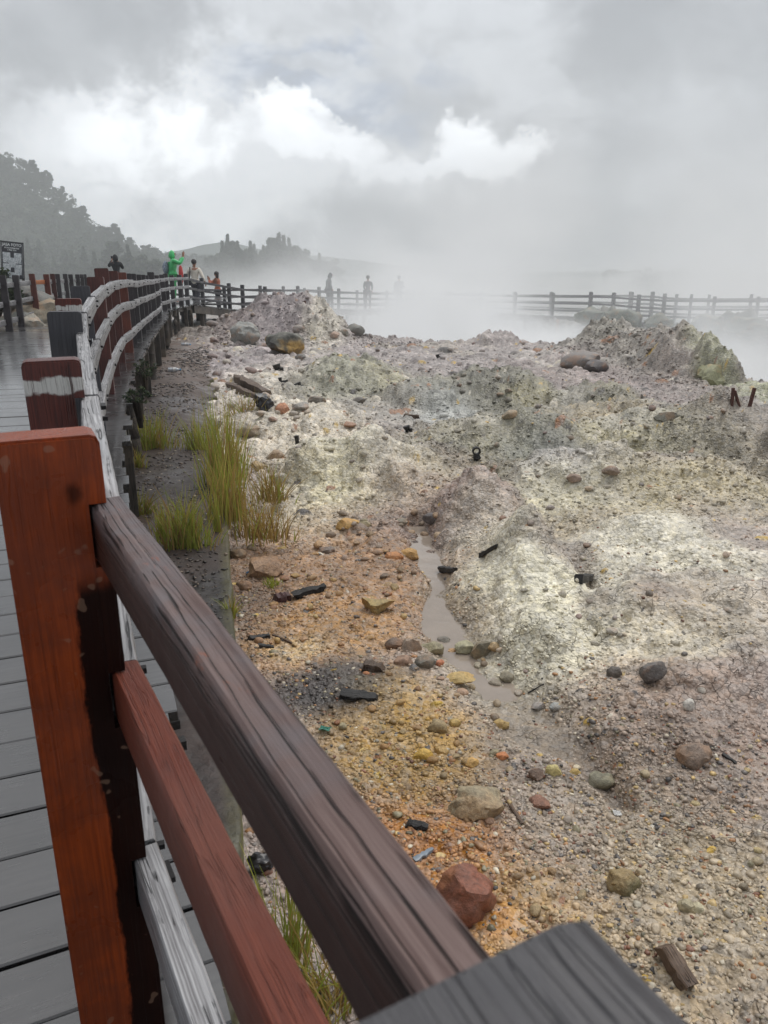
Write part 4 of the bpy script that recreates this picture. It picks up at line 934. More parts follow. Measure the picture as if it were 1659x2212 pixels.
# ------------------------------------------------------------------ grass tufts
def tuft(px, py, wpx, hpx, n, label, z=None, dry=.2, depth=.5, seed=1, fan=.25, grp=None, bright=1.0, D=None):
    c = G(px, py, z) if z is not None else ground_at(px, py)
    n = int(n * .58); g = np.random.default_rng(seed); Dm = math.hypot(c[1], CAMZ - c[2]); W = wpx / F * Dm; Hh = hpx / F * Dm * 1.08
    bx = g.normal(0, .26, n).clip(-.7, .7) * W; by = g.normal(0, .33, n).clip(-.8, .8) * (depth if D is None else D) * (W if D is None else 1)
    h = Hh * g.uniform(.3, 1.0, n) ** .8 * (1 - .55 * np.clip((bx / W * 1.7) ** 2, 0, 1)) * g.uniform(.75, 1, n); lean = g.normal(0, fan, n) + bx / W * fan; ang = g.uniform(0, 6.28, n)
    wb = g.uniform(.0017, .0036, n) * (1 + Dm * .08); seg = 5
    t = np.linspace(0, 1, seg); V = np.zeros((n, seg, 2, 3)); C = np.zeros((n, seg, 2, 3))
    curve = g.uniform(.2, 1.0, n)
    for i in range(seg):
        ox = lean * h * (t[i] ** (1 + curve)); oy = g.normal(0, .03, n) * 0 + np.sin(ang) * fan * .6 * h * t[i] ** 1.7
        zz = h * t[i] * (1 - .10 * np.abs(lean) * t[i]); w = wb * (1 - t[i] ** 1.5) + .0006
        for s, k in ((-1, 0), (1, 1)):
            V[:, i, k, 0] = bx + ox + s * w * np.cos(ang); V[:, i, k, 1] = by + oy + s * w * np.sin(ang) * .6; V[:, i, k, 2] = zz
    cg = lin((186, 186, 84)) ; cg2 = lin((142, 168, 70)); cd = lin((214, 184, 112)); cb = lin((150, 118, 76))
    kd = g.uniform(size=n); a = g.uniform(size=n)[:, None]
    col = cg * a + cg2 * (1 - a); isd = kd < dry; col = np.where(isd[:, None], cd * a + cb * (1 - a), col) * g.uniform(.75, 1.25, n)[:, None] * bright
    for i in range(seg):
        m = t[i] ** 1.4; base = col * .62 + .1 * cd
        C[:, i, :, :] = (base * (1 - m) + (col * .78 + .22 * lin((172, 160, 72))) * m)[:, None, :]
    idx = np.arange(n * seg * 2).reshape(n, seg, 2)
    Fq = np.stack([idx[:, :-1, 0], idx[:, :-1, 1], idx[:, 1:, 1], idx[:, 1:, 0]], -1).reshape(-1, 4)
    o = link('grass_tuft', np_mesh('grass_tuft', V.reshape(-1, 3), Fq, True, C.reshape(-1, 3)), M_grass)
    o.location = (c[0], c[1], c[2] - .015); tag(o, label, 'grass', grp or 'grass tufts along the strip'); return o
tuft(395, 1182, 112, 150, 520, 'bright green tuft on the strip nearest the handrail', -.5, .30, .35, 3, .32)
tuft(357, 1160, 30, 90, 120, 'thin green blades at the left side of the nearest tuft', -.5, .1, .35, 31, .1)
tuft(335, 968, 95, 105, 380, 'green tuft against the boardwalk support posts', -.5, .3, .4, 5, .32)
tuft(428, 970, 62, 95, 220, 'small green tuft standing at the middle of strip', -.5, .12, .4, 7, .2)
tuft(485, 1042, 80, 215, 620, 'tall yellow green grass at the strip edge, upper half', -.5, .45, .5, 9, .16, D=.45)
tuft(500, 1120, 84, 190, 430, 'tall yellow green grass at the strip edge, lower half', -.52, .55, .5, 10, .14, D=.3)
tuft(560, 1160, 120, 130, 330, 'dry straw grass between the tall grass and cream block', -.66, .85, .5, 13, .3)
tuft(585, 1080, 80, 110, 260, 'sparse dry stalks in front of the tan block', -.66, .8, .5, 14, .35)
tuft(540, 900, 80, 70, 220, 'short dry grass beside the logs', -.6, .75, .5, 15, .4)
tuft(295, 1008, 40, 50, 220, 'small yellowish tuft at the deck edge', -.5, .3, .5, 17, .35)
tuft(300, 1110, 60, 80, 260, 'dark arching tuft just behind the handrail joint', -.5, .35, .5, 19, .6, bright=.6)
tuft(470, 1150, 14, 120, 60, 'single thin clump between strip tuft and tall grass', -.5, .2, .4, 21, .08)
tuft(590, 1262, 38, 26, 120, 'tiny bright green tuft at the foot of the large tan boulder', None, .0, .6, 23, .5, bright=1.15)
tuft(500, 1330, 16, 60, 90, 'mossy grass hanging on the strip edge', -.55, .3, .6, 25, .3)
tuft(620, 2100, 90, 330, 150, 'green blades under the near handrail', -.74, .15, .6, 27, .2)
tuft(700, 2190, 130, 230, 260, 'dry arching grass under the near handrail', -.74, .7, .6, 29, .5)
# ------------------------------------------------------------------ boardwalk and fences
# outer post-face line of the near walkway: x, y, deck level
NEAR = [(.98, -1.6, -.18), (.55, -.70, -.18), (.09, .188, -.18), (-.408, 1.08, -.17), (-.735, 1.93, -.12), (-1.30, 3.40, -.03), (-1.572, 4.16, .03), (-1.905, 5.23, .08), (-2.352, 6.76, .125), (-2.667, 7.88, .13),
        (-2.97, 9.0, .13), (-3.2, 10.05, .14), (-3.47, 11.1, .14), (-3.72, 12.15, .14), (-3.96, 13.2, .125), (-4.20, 14.25, .115), (-4.45, 15.3, .105), (-4.73, 16.6, .10), (-5.0, 17.8, .09), (-5.3, 19.0, .08), (-5.65, 20.3, .07),
        (-5.95, 21.4, .06), (-6.05, 22.3, .055), (-6.19, 23.2, .05), (-6.30, 24.2, .05), (-6.29, 25.1, .05), (-6.31, 26.0, .05)]
TOPZ = [.95, .95, .955, .952, .962, .995, 1.02, 1.06, 1.10, 1.17, 1.14, 1.12, 1.10, 1.09, 1.07, 1.06, 1.04, 1.09, 1.02, 1.0, 1.0, .99, 1.0, 1.02, .97, .97, .96]
RAILZ = [.85, .85, .85, .85, .866, .905, .955, .99, 1.03, 1.045, 1.04, 1.03, 1.01, .99, .98, .97, .96, .95, .94, .93, .92, .915, .91, .91, .905, .90, .90]
FARP = [(-6.31, 26.0, .05), (-6.27, 28, -.10), (-5.67, 29.7, -.30), (-5.4, 31, -.41), (-4.8, 32.8, -.50), (-3.7, 35, -.53), (-2.9, 36.6, -.60), (-2.1, 38, -.70), (-.9, 40, -.82), (.2, 42, -.9), (1.6, 43.4, -.95), (3.4, 42.4, -.95), (4.8, 40, -.93), (6, 37, -.85), (7.2, 34.4, -.78), (8.2, 32, -.70)]
RIGHTP = [(8.2, 32, -.70), (8.6, 30.2, -.66), (9.25, 29.2, -.70), (10.0, 28.6, -.72), (10.8, 28.2, -.72), (11.55, 28.0, -.72), (12.9, 27.6, -.70), (14.2, 27.2, -.68), (16, 26.8, -.66), (18, 26.6, -.66)]
def arr(p): return np.array(p, float)
def tangent(p, i):
    a = p[max(i - 1, 0)][:2]; b = p[min(i + 1, len(p) - 1)][:2]; d = np.array(b) - np.array(a); return d / np.linalg.norm(d)
def offset_line(p, d):                       # d > 0 is to the right of the walking direction
    out = []
    for i in range(len(p)):
        t = tangent(p, i); n = np.array([t[1], -t[0]]); out.append((p[i][0] + n[0] * d, p[i][1] + n[1] * d, p[i][2]))
    return out
def resample(p, step):
    p = arr(p); s = np.concatenate([[0], np.cumsum(np.hypot(*(p[1:, :2] - p[:-1, :2]).T))])
    q = np.arange(0, s[-1], step); return np.stack([np.interp(q, s, p[:, k]) for k in range(3)], 1)
def deck_mesh(name, right, left, pw=.165, gap=.008, th=.036, seed=3):
    """planks laid across between two edge lines given as matching polylines"""
    right = arr(right); left = arr(left); mid = (right + left) / 2
    s = np.concatenate([[0], np.cumsum(np.hypot(*(mid[1:, :2] - mid[:-1, :2]).T))]); g = random.Random(seed)
    V, Fq, C, UV = [], [], [], []; n = int(s[-1] / pw)
    for k in range(n):
        ja, jb = g.uniform(-.045, .03), g.uniform(-.03, .03); dz = g.uniform(-.003, .003); crn = g.uniform(0, 1); off = len(V)
        a0 = k * pw + gap / 2; a1 = (k + 1) * pw - gap / 2
        pts = []
        for q in (a0, a1):
            R = np.array([np.interp(q, s, right[:, c]) for c in range(3)]); Lf = np.array([np.interp(q, s, left[:, c]) for c in range(3)])
            d = (R - Lf) / np.linalg.norm(R - Lf); pts.append((R + d * ja, Lf - d * jb))
        t = pts[1][0] - pts[0][0]; t = t / np.linalg.norm(t); ch = t * .004
        for e in (0, 1):                      # right end, left end
            A, B = pts[0][e], pts[1][e]
            for q in (A + (0, 0, -th), A + (0, 0, dz - .004), A + ch + (0, 0, dz), B - ch + (0, 0, dz + .001), B + (0, 0, dz - .003), B + (0, 0, -th)): V.append(q)
        for i in range(6): Fq.append([off + i, off + (i + 1) % 6, off + 6 + (i + 1) % 6, off + 6 + i])
        Fq.append([off, off + 5, off + 4, off + 3]); Fq.append([off, off + 3, off + 2, off + 1])
        Fq.append([off + 6, off + 7, off + 8, off + 9]); Fq.append([off + 6, off + 9, off + 10, off + 11])
        C += [(crn, g.random(), g.random())] * 12
        Ln = np.linalg.norm(pts[0][0] - pts[0][1])
        UV += [(0 + crn * 9, v) for v in (0, .0, .02, .145, .165, .165)] + [(Ln + crn * 9, v) for v in (0, .0, .02, .145, .165, .165)]
    me = np_mesh(name, np.array(V), np.array(Fq), False, np.array(C))
    uvl = me.uv_layers.new(name='UVMap'); li = np.zeros(len(me.loops), np.int32); me.loops.foreach_get('vertex_index', li)
    uvl.data.foreach_set('uv', np.array(UV, np.float32)[li].ravel()); return me
bwalk = empty('boardwalk', (0, 0, 0)); tag(bwalk, kind='structure')
_right = offset_line(NEAR, .14); _left = offset_line(NEAR, -2.85)
_left[-1] = (-9.9, 26.6, .05); _left[-2] = (-9.75, 25.8, .05); _left[-3] = (-9.5, 24.9, .05); _left[-4] = (-9.25, 24.1, .05); _left[-5] = (-9.0, 23.3, .055); _left[-6] = (-8.8, 22.4, .06)
link('deck', deck_mesh('deck', _right, _left), M_deck, bwalk)
link('deck', deck_mesh('deck', [(-6.1, 26.1, .05), (-6.1, 32.5, .04)], [(-12.5, 27.0, .05), (-12.5, 33.5, .04)], seed=9), M_deck, bwalk)
# edge beam and stub posts under the outer edge
def ribbon_beam(name, line, w, h, zoff, mt, parent):
    line = arr(line); V, Fq = [], []
    for i in range(len(line)):
        t = tangent(line, i); n = np.array([t[1], -t[0], 0]); p = line[i] + (0, 0, zoff)
        for q in (p - n * w / 2, p + n * w / 2, p + n * w / 2 - (0, 0, h), p - n * w / 2 - (0, 0, h)): V.append(q)
    for i in range(len(line) - 1):
        for k in range(4): Fq.append([4 * i + k, 4 * i + (k + 1) % 4, 4 * i + 4 + (k + 1) % 4, 4 * i + 4 + k])
    return link(name, np_mesh(name, np.array(V), np.array(Fq), False), mt, parent)
ribbon_beam('edge_beam', offset_line(resample(NEAR, .5), .03), .08, .12, -.038, M_support, bwalk)
ribbon_beam('edge_beam', offset_line(resample(NEAR, .5), -1.4), .08, .14, -.038, M_support, bwalk)
def round_post(name, p, z0, z1, r, mt, parent, seed):
    g = random.Random(seed); bm = bmesh.new(); n = 5
    bm_tube(bm, [(g.uniform(-.01, .01), g.uniform(-.01, .01), z0 + (z1 - z0) * i / n) for i in range(n + 1)], [r * g.uniform(.85, 1.1) for _ in range(n + 1)], 9)
    o = link(name, bm_mesh(name, bm, angle=50), mt, parent); o.location = (p[0], p[1], 0); return o
def sq_post(name, p, tan, z0, z1, w, d, mt, parent):
    bm = bmesh.new(); bm_box(bm, (0, 0, (z0 + z1) / 2), (w, d, z1 - z0)); bmesh.ops.bevel(bm, geom=[e for e in bm.edges], offset=.006, segments=1)
    o = link(name, bm_mesh(name, bm), mt, parent); o.location = (p[0], p[1], 0); o.rotation_euler = (0, 0, math.atan2(tan[1], tan[0]) - math.pi / 2); return o
_sup = resample(NEAR, .92)
for i, p in enumerate(_sup):
    if p[1] < .5: continue
    t = tangent(_sup, i); n = np.array([t[1], -t[0]])
    q = p[:2] + n * (.06 if i % 2 else .11)
    gz = min(Hs(q[0], q[1]), -.52) - .1
    if i % 3 == 1: round_post('support_post', q, gz, p[2] - .05 - .12 * (i % 2), .062, M_support, bwalk, i)
    else: sq_post('support_post', q, t, gz, p[2] - .042, .10, .075, M_support, bwalk)
for k, (x, y) in enumerate((G(374, 1535, -.2)[:2], G(386, 1567, -.2)[:2], G(400, 1612, -.2)[:2])):     # beam ends poking out under the near deck edge
    bm = bmesh.new(); bm_box(bm, (0, 0, 0), (.16, .035, .03)); o = link('beam_end', bm_mesh('beam_end', bm), M_charred, bwalk); o.location = (x - .08, y, -.21); o.rotation_euler = (0, 0, .46)

def post_mesh(w, d, top, rails, notch, base, chamfer=.012, soft=False):
    """square post with chamfered head and recesses for the rails on its outer (+x = 0) side"""
    poly = [(-w, base), (0, base)]
    for z in sorted(rails): 
        if notch: poly += [(0, z - .091), (-notch, z - .091), (-notch, z + .004), (0, z + .004)]
    poly += [(0, top - chamfer), (-chamfer * .3, top - chamfer * .3), (-chamfer, top), (-w + chamfer, top), (-w + chamfer * .3, top - chamfer * .3), (-w, top - chamfer)]
    bm = bmesh.new(); bm_prism(bm, poly, -d / 2, d / 2)
    bmesh.ops.recalc_face_normals(bm, faces=bm.faces[:])
    ed = [e for e in bm.edges if abs(e.verts[0].co.y - e.verts[1].co.y) < 1e-5 and (e.verts[0].co.z > top - .02 and e.verts[1].co.z > top - .02)]
    bmesh.ops.bevel(bm, geom=ed, offset=.004, segments=2, affect='EDGES')
    if soft:
        ev = [e for e in bm.edges if abs(e.verts[0].co.z - e.verts[1].co.z) > .02 and abs(e.verts[0].co.x - e.verts[1].co.x) < 1e-5 and abs(abs(e.verts[0].co.y) - d / 2) < 1e-4 and max(e.verts[0].co.z, e.verts[1].co.z) > top - .03]
        bmesh.ops.bevel(bm, geom=ev, offset=.011, segments=3, affect='EDGES')
    return bm_mesh('post', bm)
def rail_mesh(Ln, w, h, seed, wob=.05, bolts=True):
    g = random.Random(seed); bm = bmesh.new(); n = 26 if Ln > .4 else 8; rings = []
    prof = [(-.5, -.42), (-.40, -.5), (.40, -.5), (.5, -.42), (.5, .38), (.47, .46), (.40, .5), (-.40, .5), (-.47, .46), (-.5, .38)]
    ph = [g.uniform(0, 6) for _ in range(6)]
    for i in range(n):
        x = Ln * i / (n - 1); u = x * 2.2
        dy = w * wob * (math.sin(u + ph[0]) + .5 * math.sin(2.7 * u + ph[1])); dz = h * wob * .7 * (math.sin(1.3 * u + ph[2]) + .5 * math.sin(3.1 * u + ph[3]))
        sc = 1 + wob * .8 * math.sin(1.9 * u + ph[4])
        rings.append([bm.verts.new((x + (g.uniform(-.004, .004) if i in (0, n - 1) else 0), p[0] * w * sc + dy + g.uniform(-1, 1) * w * .012, p[1] * h * sc + dz + g.uniform(-1, 1) * h * .008)) for p in prof])
    m = len(prof)
    for i in range(n - 1):
        for k in range(m): bm.faces.new((rings[i][k], rings[i][(k + 1) % m], rings[i + 1][(k + 1) % m], rings[i + 1][k]))
    bm.faces.new(rings[0][::-1]); bm.faces.new(rings[-1])
    nf = len(bm.faces)
    if bolts:
        for x in (.035, Ln - .035):
            z = g.uniform(-.15, .15) * h; bm_box(bm, (x, -w * .5 - .006, z), (.045 if g.random() < .5 else .012, .014, .010))
    me = bm_mesh('rail', bm, angle=35)
    if bolts:
        mi = np.zeros(len(me.polygons), np.int32); mi[nf:] = 1; me.polygons.foreach_set('material_index', mi)
    return me
def build_fence(name, label, pts, tops, railz, postmats, railmats, side=1, offs=(0, .265, .61), w=.128, d=.075, notch=.024, rw=.046, rh=.09, base=-.3, group=None, plabels=None, rlabels=None, bolts=True, seed=0, wob=.03, soft=False, skip=()):
    root = empty(name, (pts[0][0], pts[0][1], pts[0][2])); tag(root, label, 'fence', group); inv = Matrix.Translation(-Vector(pts[0]))
    g = random.Random(seed)
    for i, p in enumerate(pts):
        t = tangent(pts, i); n = np.array([t[1], -t[0]]) * side
        rz = [railz[i] - o for o in offs]
        ww = w * g.uniform(.94, 1.06)
        me = post_mesh(ww, d, tops[i] - p[2], [z - p[2] for z in rz], notch, base, soft=(soft and i == 2))
        M = Matrix.Translation(Vector((p[0], p[1], p[2]))) @ Matrix(((n[0], t[0] * 1, 0, 0), (n[1], t[1] * 1, 0, 0), (0, 0, 1, 0), (0, 0, 0, 1)))
        if side < 0: me.flip_normals()
        mt = postmats(i); me.materials.append(mt)
        if i > 3: M = M @ Euler((g.uniform(-.015, .015), g.uniform(-.012, .012), g.uniform(-.05, .05))).to_matrix().to_4x4()
        o = link('post', me, None, root, inv @ M)
        if plabels and i in plabels: o['label'] = plabels[i]
    for i in range(len(pts) - 1):
        if i in skip: continue
        for k, off in enumerate(offs):
            a = Vector((pts[i][0], pts[i][1], railz[i] - off - rh / 2)); b = Vector((pts[i + 1][0], pts[i + 1][1], railz[i + 1] - off - rh / 2)); dv = (b - a)
            a2 = a + dv.normalized() * .004; b2 = b - dv.normalized() * .004
            if i > 3: dz = Vector((0, 0, g.uniform(-.008, .008))); a2 += dz; b2 += dz
            me = rail_mesh((b2 - a2).length, rw, rh, seed + i * 3 + k, wob, bolts); me.materials.append(railmats(i, k))
            if bolts: me.materials.append(M_bolt)
            o = link('rail', me, None, root, inv @ frame_matrix(a2, b2 - a2))
            if rlabels and (i, k) in rlabels: o['label'] = rlabels[(i, k)]
    return root
_pm = {0: M_post_grey, 1: M_post_grey, 2: M_post_cap, 3: M_post_orange, 4: M_post_band, 5: M_post_grey, 6: M_post_band2, 7: M_post_grey, 8: M_post_red, 9: M_post_red, 10: M_post_red, 11: M_post_bright}
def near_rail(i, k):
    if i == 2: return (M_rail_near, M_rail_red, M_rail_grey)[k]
    if i < 2: return M_rail_grey
    return M_rail_grey
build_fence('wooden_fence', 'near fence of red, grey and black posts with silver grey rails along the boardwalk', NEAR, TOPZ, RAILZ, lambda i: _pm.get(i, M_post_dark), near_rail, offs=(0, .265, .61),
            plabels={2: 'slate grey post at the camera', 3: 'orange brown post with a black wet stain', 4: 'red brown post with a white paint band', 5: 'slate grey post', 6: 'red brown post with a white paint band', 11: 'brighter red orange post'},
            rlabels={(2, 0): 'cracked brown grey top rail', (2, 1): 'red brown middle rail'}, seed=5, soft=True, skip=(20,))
# left-hand fence of the same walkway
LEFTF = [(-5.55, 10.3, .18), (-6.0, 11.6, .16), (-6.35, 12.8, .14), (-6.7, 14.05, .125), (-6.95, 15.1, .12), (-7.28, 16.6, .11), (-7.58, 18.0, .10), (-7.92, 19.2, .09), (-8.3, 20.4, .08), (-8.65, 21.8, .07), (-9.02, 23.1, .06), (-9.36, 24.5, .05), (-9.75, 25.9, .05), (-10.2, 27.4, .04), (-10.8, 29, .02)]
_lt = [1.07, 1.06, 1.05, 1.05, 1.045, 1.06, 1.04, 1.04, 1.03, 1.02, 1.0, .99, .98, .97, .96]
build_fence('wooden_fence', 'left fence of leaning dark and red brown posts on the far side of the boardwalk', LEFTF, _lt, [z - .13 for z in _lt],
            lambda i: M_post_bright if i in (5, 6) else (M_post_red if i == 7 else M_post_dark), lambda i, k: M_rail_orange if i == 5 else M_rail_grey, side=-1, seed=31, offs=(0, .32, .62), w=.115)
# fence of the far walkway round the pond, both sides, then the stretch at the right
def ramp_fence(name, label, pts, side, seed, off=0, hrail=.82):
    q = offset_line(pts, off) if off else pts
    g = random.Random(seed); tops = [p[2] + .95 + g.uniform(-.015, .02) for p in q]
    return build_fence(name, label, q, tops, [p[2] + hrail for p in q], lambda i: M_post_far, lambda i, k: M_rail_far, side=side, seed=seed, offs=(0, .28, .56), notch=0.0, w=.12, d=.10, rw=.05, rh=.075, group=None, bolts=False, wob=.03, base=-.55)
ramp_fence('wooden_fence', 'dark fence sloping down from the corner and fading into the steam', FARP, 1, 41)
ramp_fence('wooden_fence', 'faint second fence behind the one fading into the steam', FARP[1:], -1, 43, -2.1)
ramp_fence('wooden_fence', 'dark fence on the right rising out of the steam above the green bank', RIGHTP, 1, 47)
ramp_fence('wooden_fence', 'paler fence just behind the right fence', RIGHTP, -1, 53, -1.9)
_fr = [(p[0], p[1], p[2]) for p in offset_line(FARP, .18)]; _fl = offset_line(FARP, -2.3)
fw = empty('far_boardwalk', (0, 0, 0)); tag(fw, kind='structure')
link('deck', deck_mesh('deck', _fr, _fl, pw=.2, seed=21), M_deck, fw)
link('deck', deck_mesh('deck', offset_line(RIGHTP, .18), offset_line(RIGHTP, -2.1), pw=.2, seed=22), M_deck, fw)
ribbon_beam('edge_beam', offset_line(resample(FARP, .7), .10), .08, .24, -.038, M_support, fw)
ribbon_beam('edge_beam', offset_line(resample(RIGHTP, .7), .10), .08, .2, -.038, M_support, fw)
for i, p in enumerate(resample(FARP, 1.5)):
    q = resample(FARP, 1.5); t = tangent(q, i); gz = min(float(base_h(np.array([p[0]]), np.array([p[1]]))[0][0]), p[2] - .4) - .1
    sq_post('support_post', p[:2], t, max(gz, p[2] - 1.6), p[2] - .05, .12, .10, M_support, fw)

# ------------------------------------------------------------------ photo sign
def build_sign():
    c = P(27, 562, 17.4); root = empty('photo_sign', c, .12); root.rotation_euler = (0, .10, .10); tag(root, 'black framed JASA FOTO board with six photos standing behind the left fence', 'sign')
    W, Hh = .42, .70
    bm = bmesh.new(); bm_box(bm, (0, 0, 0), (W, .02, Hh)); link('board', bm_mesh('board', bm), mk_flat('sign board', L4(62, 64, 70), .4), root)
    bm = bmesh.new()
    for x in (-W / 2 - .012, W / 2 + .012): bm_box(bm, (x, 0, 0), (.024, .035, Hh + .06))
    for z in (-Hh / 2 - .014, Hh / 2 + .014): bm_box(bm, (0, 0, z), (W, .033, .026))
    link('frame', bm_mesh('frame', bm), mk_flat('sign frame', L4(44, 46, 50), .4), root)
    bm = bmesh.new()
    for x in (-W / 2 - .004, W / 2 + .004): bm_box(bm, (x, -.0195, 0), (.006, .003, Hh))
    link('trim', bm_mesh('trim', bm), mk_flat('sign trim', L4(170, 174, 176), .4), root)
    bm = bmesh.new()
    for x in (-.2, .2): bm_box(bm, (x, .03, -1.0), (.05, .03, 1.4))
    link('leg', bm_mesh('leg', bm), M_support, root)
    mw = mk_flat('sign lettering', L4(228, 232, 232), .5)
    def text(s, z, size, nm):
        cu = bpy.data.curves.new(nm, 'FONT'); cu.body = s; cu.size = size; cu.align_x = 'CENTER'; cu.extrude = .001; cu.offset = size * .018
        o = bpy.data.objects.new(nm, cu); COL.objects.link(o); bpy.context.view_layer.update()
        me = bpy.data.meshes.new_from_object(o.evaluated_get(bpy.context.evaluated_depsgraph_get())); bpy.data.objects.remove(o)
        link(nm, me, mw, root, Matrix.Translation((0, -.0135, z)) @ Euler((math.pi / 2, 0, 0)).to_matrix().to_4x4())
    text('JASA FOTO', .285, .078, 'lettering'); text('FOTO KIRIM FILE', .232, .040, 'lettering'); text('1 FILE 10 K', .190, .040, 'lettering')
    g = random.Random(4)
    def photo(x, z, w, h, k):
        t = NT('printed photo'); oc = t.n('ShaderNodeTexCoord', out=3); n = t.noise(oc, 14.0 + 3 * k, 5, .6); n2 = t.noise(oc, 50.0, 3, .6)
        sep = t.n('ShaderNodeSeparateXYZ', {0: oc}, out=None)
        cc = t.mix(t.mr(n, .42, .6), L4(176, 184, 188), L4(222, 226, 228)); cc = t.mix(t.m_('MULTIPLY', t.mr(n2, .5, .62), t.mr(sep.outputs[2], -.05, .03, 1, .1)), cc, L4(84, 90, 98))
        bm = bmesh.new(); bm_box(bm, (0, 0, 0), (w, .004, h)); o = link('photo_print', bm_mesh('photo_print', bm), t.bsdf(cc, .3), root); o.location = (x, -.013 - .0015 * k, z)
    for k, (x, z, w, h) in enumerate(((-.115, .045, .155, .215), (.115, .045, .15, .215), (0, -.05, .135, .20), (-.115, -.185, .155, .215), (.115, -.185, .15, .215), (.03, -.31, .21, .12))): photo(x, z, w, h, k % 4)
build_sign()
# ------------------------------------------------------------------ people
def skin(name, joints, edges, mt, parent=None, root=0, sub=1, smooth=True):
    """joints: list of (x,y,z,r); grown with a Skin modifier, then frozen to a plain mesh"""
    me = bpy.data.meshes.new(name); me.from_pydata([j[:3] for j in joints], edges, []); o = bpy.data.objects.new(name, me); COL.objects.link(o)
    md = o.modifiers.new('Skin', 'SKIN'); md.use_smooth_shade = smooth; md.branch_smoothing = .6
    for i, j in enumerate(joints):
        sv = me.skin_vertices[0].data[i]; r = j[3]; sv.radius = (r, r) if not isinstance(r, tuple) else r; sv.use_root = (i == root)
    ss = o.modifiers.new('Sub', 'SUBSURF'); ss.levels = sub; ss.render_levels = sub
    bpy.context.view_layer.update(); dg = bpy.context.evaluated_depsgraph_get()
    out = bpy.data.meshes.new_from_object(o.evaluated_get(dg)); bpy.data.objects.remove(o); out.name = name
    out.materials.clear(); out.polygons.foreach_set('use_smooth', np.ones(len(out.polygons), dtype=bool))
    return link(name, out, mt, parent)
def blob(name, c, s, mt, parent, seed=0, rough=.0, rot=None):
    V = ICO[3][0].copy()
    if rough: V = V * (1 + rough * fbm(V[:, 0] * 3 + seed, V[:, 1] * 3 + V[:, 2] * 2, 3, seed))[:, None]
    V = V * np.array(s)
    o = link(name, np_mesh(name, V, ICO[3][1], True), mt, parent); o.location = c
    if rot: o.rotation_euler = rot
    return o
def person(loc, facing, height, label, arms, legs=None, head=(0, .03), body=None, top=M_blackcoat, pants=M_darkpants, shoes=M_blackcoat, skinm=None, hood=None, hair=True, coat_len=.78, coat_r=1.0, group=None, face=True, long_hair=False, leaning=0.0):
    """local axes: x right, y forward, z up; facing = rotation about z (0 looks along +y)
    arms: {side: (elbow, wrist, fingertip dir)} in local coords for a 1.70 m figure"""
    k = height / 1.70; root = empty('person', loc, facing); root.scale = (k, k, k); tag(root, label, 'person', group)
    L_ = legs or {-1: ((-.10, .02, .50), (-.11, -.03, .085), (-.12, .14, .035)), 1: ((.10, .02, .50), (.11, -.03, .085), (.12, .14, .035))}
    ly = leaning
    J = [(0, 0, .95, .125), (0, ly * .4, 1.14, .115), (0, ly * .8, 1.33, .13), (0, ly, 1.44, .07), (0, ly + .01, 1.50, .052), (0 + head[0], ly + head[1], 1.585, .085), (head[0], ly + head[1] - .005, 1.645, .078), (head[0], ly + head[1] + .095, 1.575, .018)]
    E = [(0, 1), (1, 2), (2, 3), (3, 4), (4, 5), (5, 6), (5, 7)]
    for s in (-1, 1):                        # ears
        J.append((head[0] + s * .085, ly + head[1] - .01, 1.59, .016)); E.append((5, len(J) - 1))
    for s in (-1, 1):
        kn, an, to = L_[s]; b = len(J)
        J += [(s * .09, 0, .88, .09), (*kn, .058), (*an, .042), (to[0], to[1], to[2], .036)]; E += [(0, b), (b, b + 1), (b + 1, b + 2), (b + 2, b + 3)]
    arms_pts = {}
    for s in (-1, 1):
        el, wr, fd = arms[s]; b = len(J); sh = (s * .175, ly, 1.395)
        fd = np.array(fd, float); fd /= np.linalg.norm(fd); side = np.cross(fd, (0, .3, 1)); side /= (np.linalg.norm(side) + 1e-6)
        palm = np.array(wr) + fd * .065
        J += [(*sh, .062), (*el, .043), (*wr, .030), (*palm, .034)]; E += [(2, b), (b, b + 1), (b + 1, b + 2), (b + 2, b + 3)]
        curl = np.cross(side, fd)
        for f in range(4):                   # four fingers and a thumb from the palm
            o_ = side * (f - 1.5) * .019; ln = (.052, .064, .060, .046)[f]; q = palm + fd * .03 + o_; r0 = len(J)
            J += [(*q, .0095), (*(q + fd * ln * .6 - curl * .008), .0085), (*(q + fd * ln - curl * .022), .0075)]; E += [(b + 3, r0), (r0, r0 + 1), (r0 + 1, r0 + 2)]
        q = palm - fd * .02 + side * -.034; r0 = len(J); J += [(*q, .011), (*(q - side * .012 + fd * .035), .009)]; E += [(b + 3, r0), (r0, r0 + 1)]
        arms_pts[s] = (sh, el, wr)
    skin('body', J, E, skinm or M_skin, root)
    # coat: torso and sleeves
    cr = coat_r; lo = coat_len
    CJ = [(0, -.005, lo, .165 * cr), (0, 0, 1.0, .150 * cr), (0, ly * .4, 1.16, .142 * cr), (0, ly * .8, 1.33, .15 * cr), (0, ly, 1.435, .085)]
    CE = [(0, 1), (1, 2), (2, 3), (3, 4)]
    for s in (-1, 1):
        sh, el, wr = arms_pts[s]; b = len(CJ); w2 = tuple(np.array(el) + (np.array(wr) - np.array(el)) * .9)
        CJ += [(*sh, .078 * cr), (*el, .060 * cr), (*w2, .046 * cr)]; CE += [(3, b), (b, b + 1), (b + 1, b + 2)]
    skin('coat', CJ, CE, top, root, root=2)
    TJ = [(0, 0, .94, .14)]; TE = []
    for s in (-1, 1):
        kn, an, to = L_[s]; b = len(TJ); TJ += [(s * .095, 0, .86, .098), (*kn, .070), (an[0], an[1], an[2] + .03, .054)]; TE += [(0, b), (b, b + 1), (b + 1, b + 2)]
    skin('trousers', TJ, TE, pants, root)
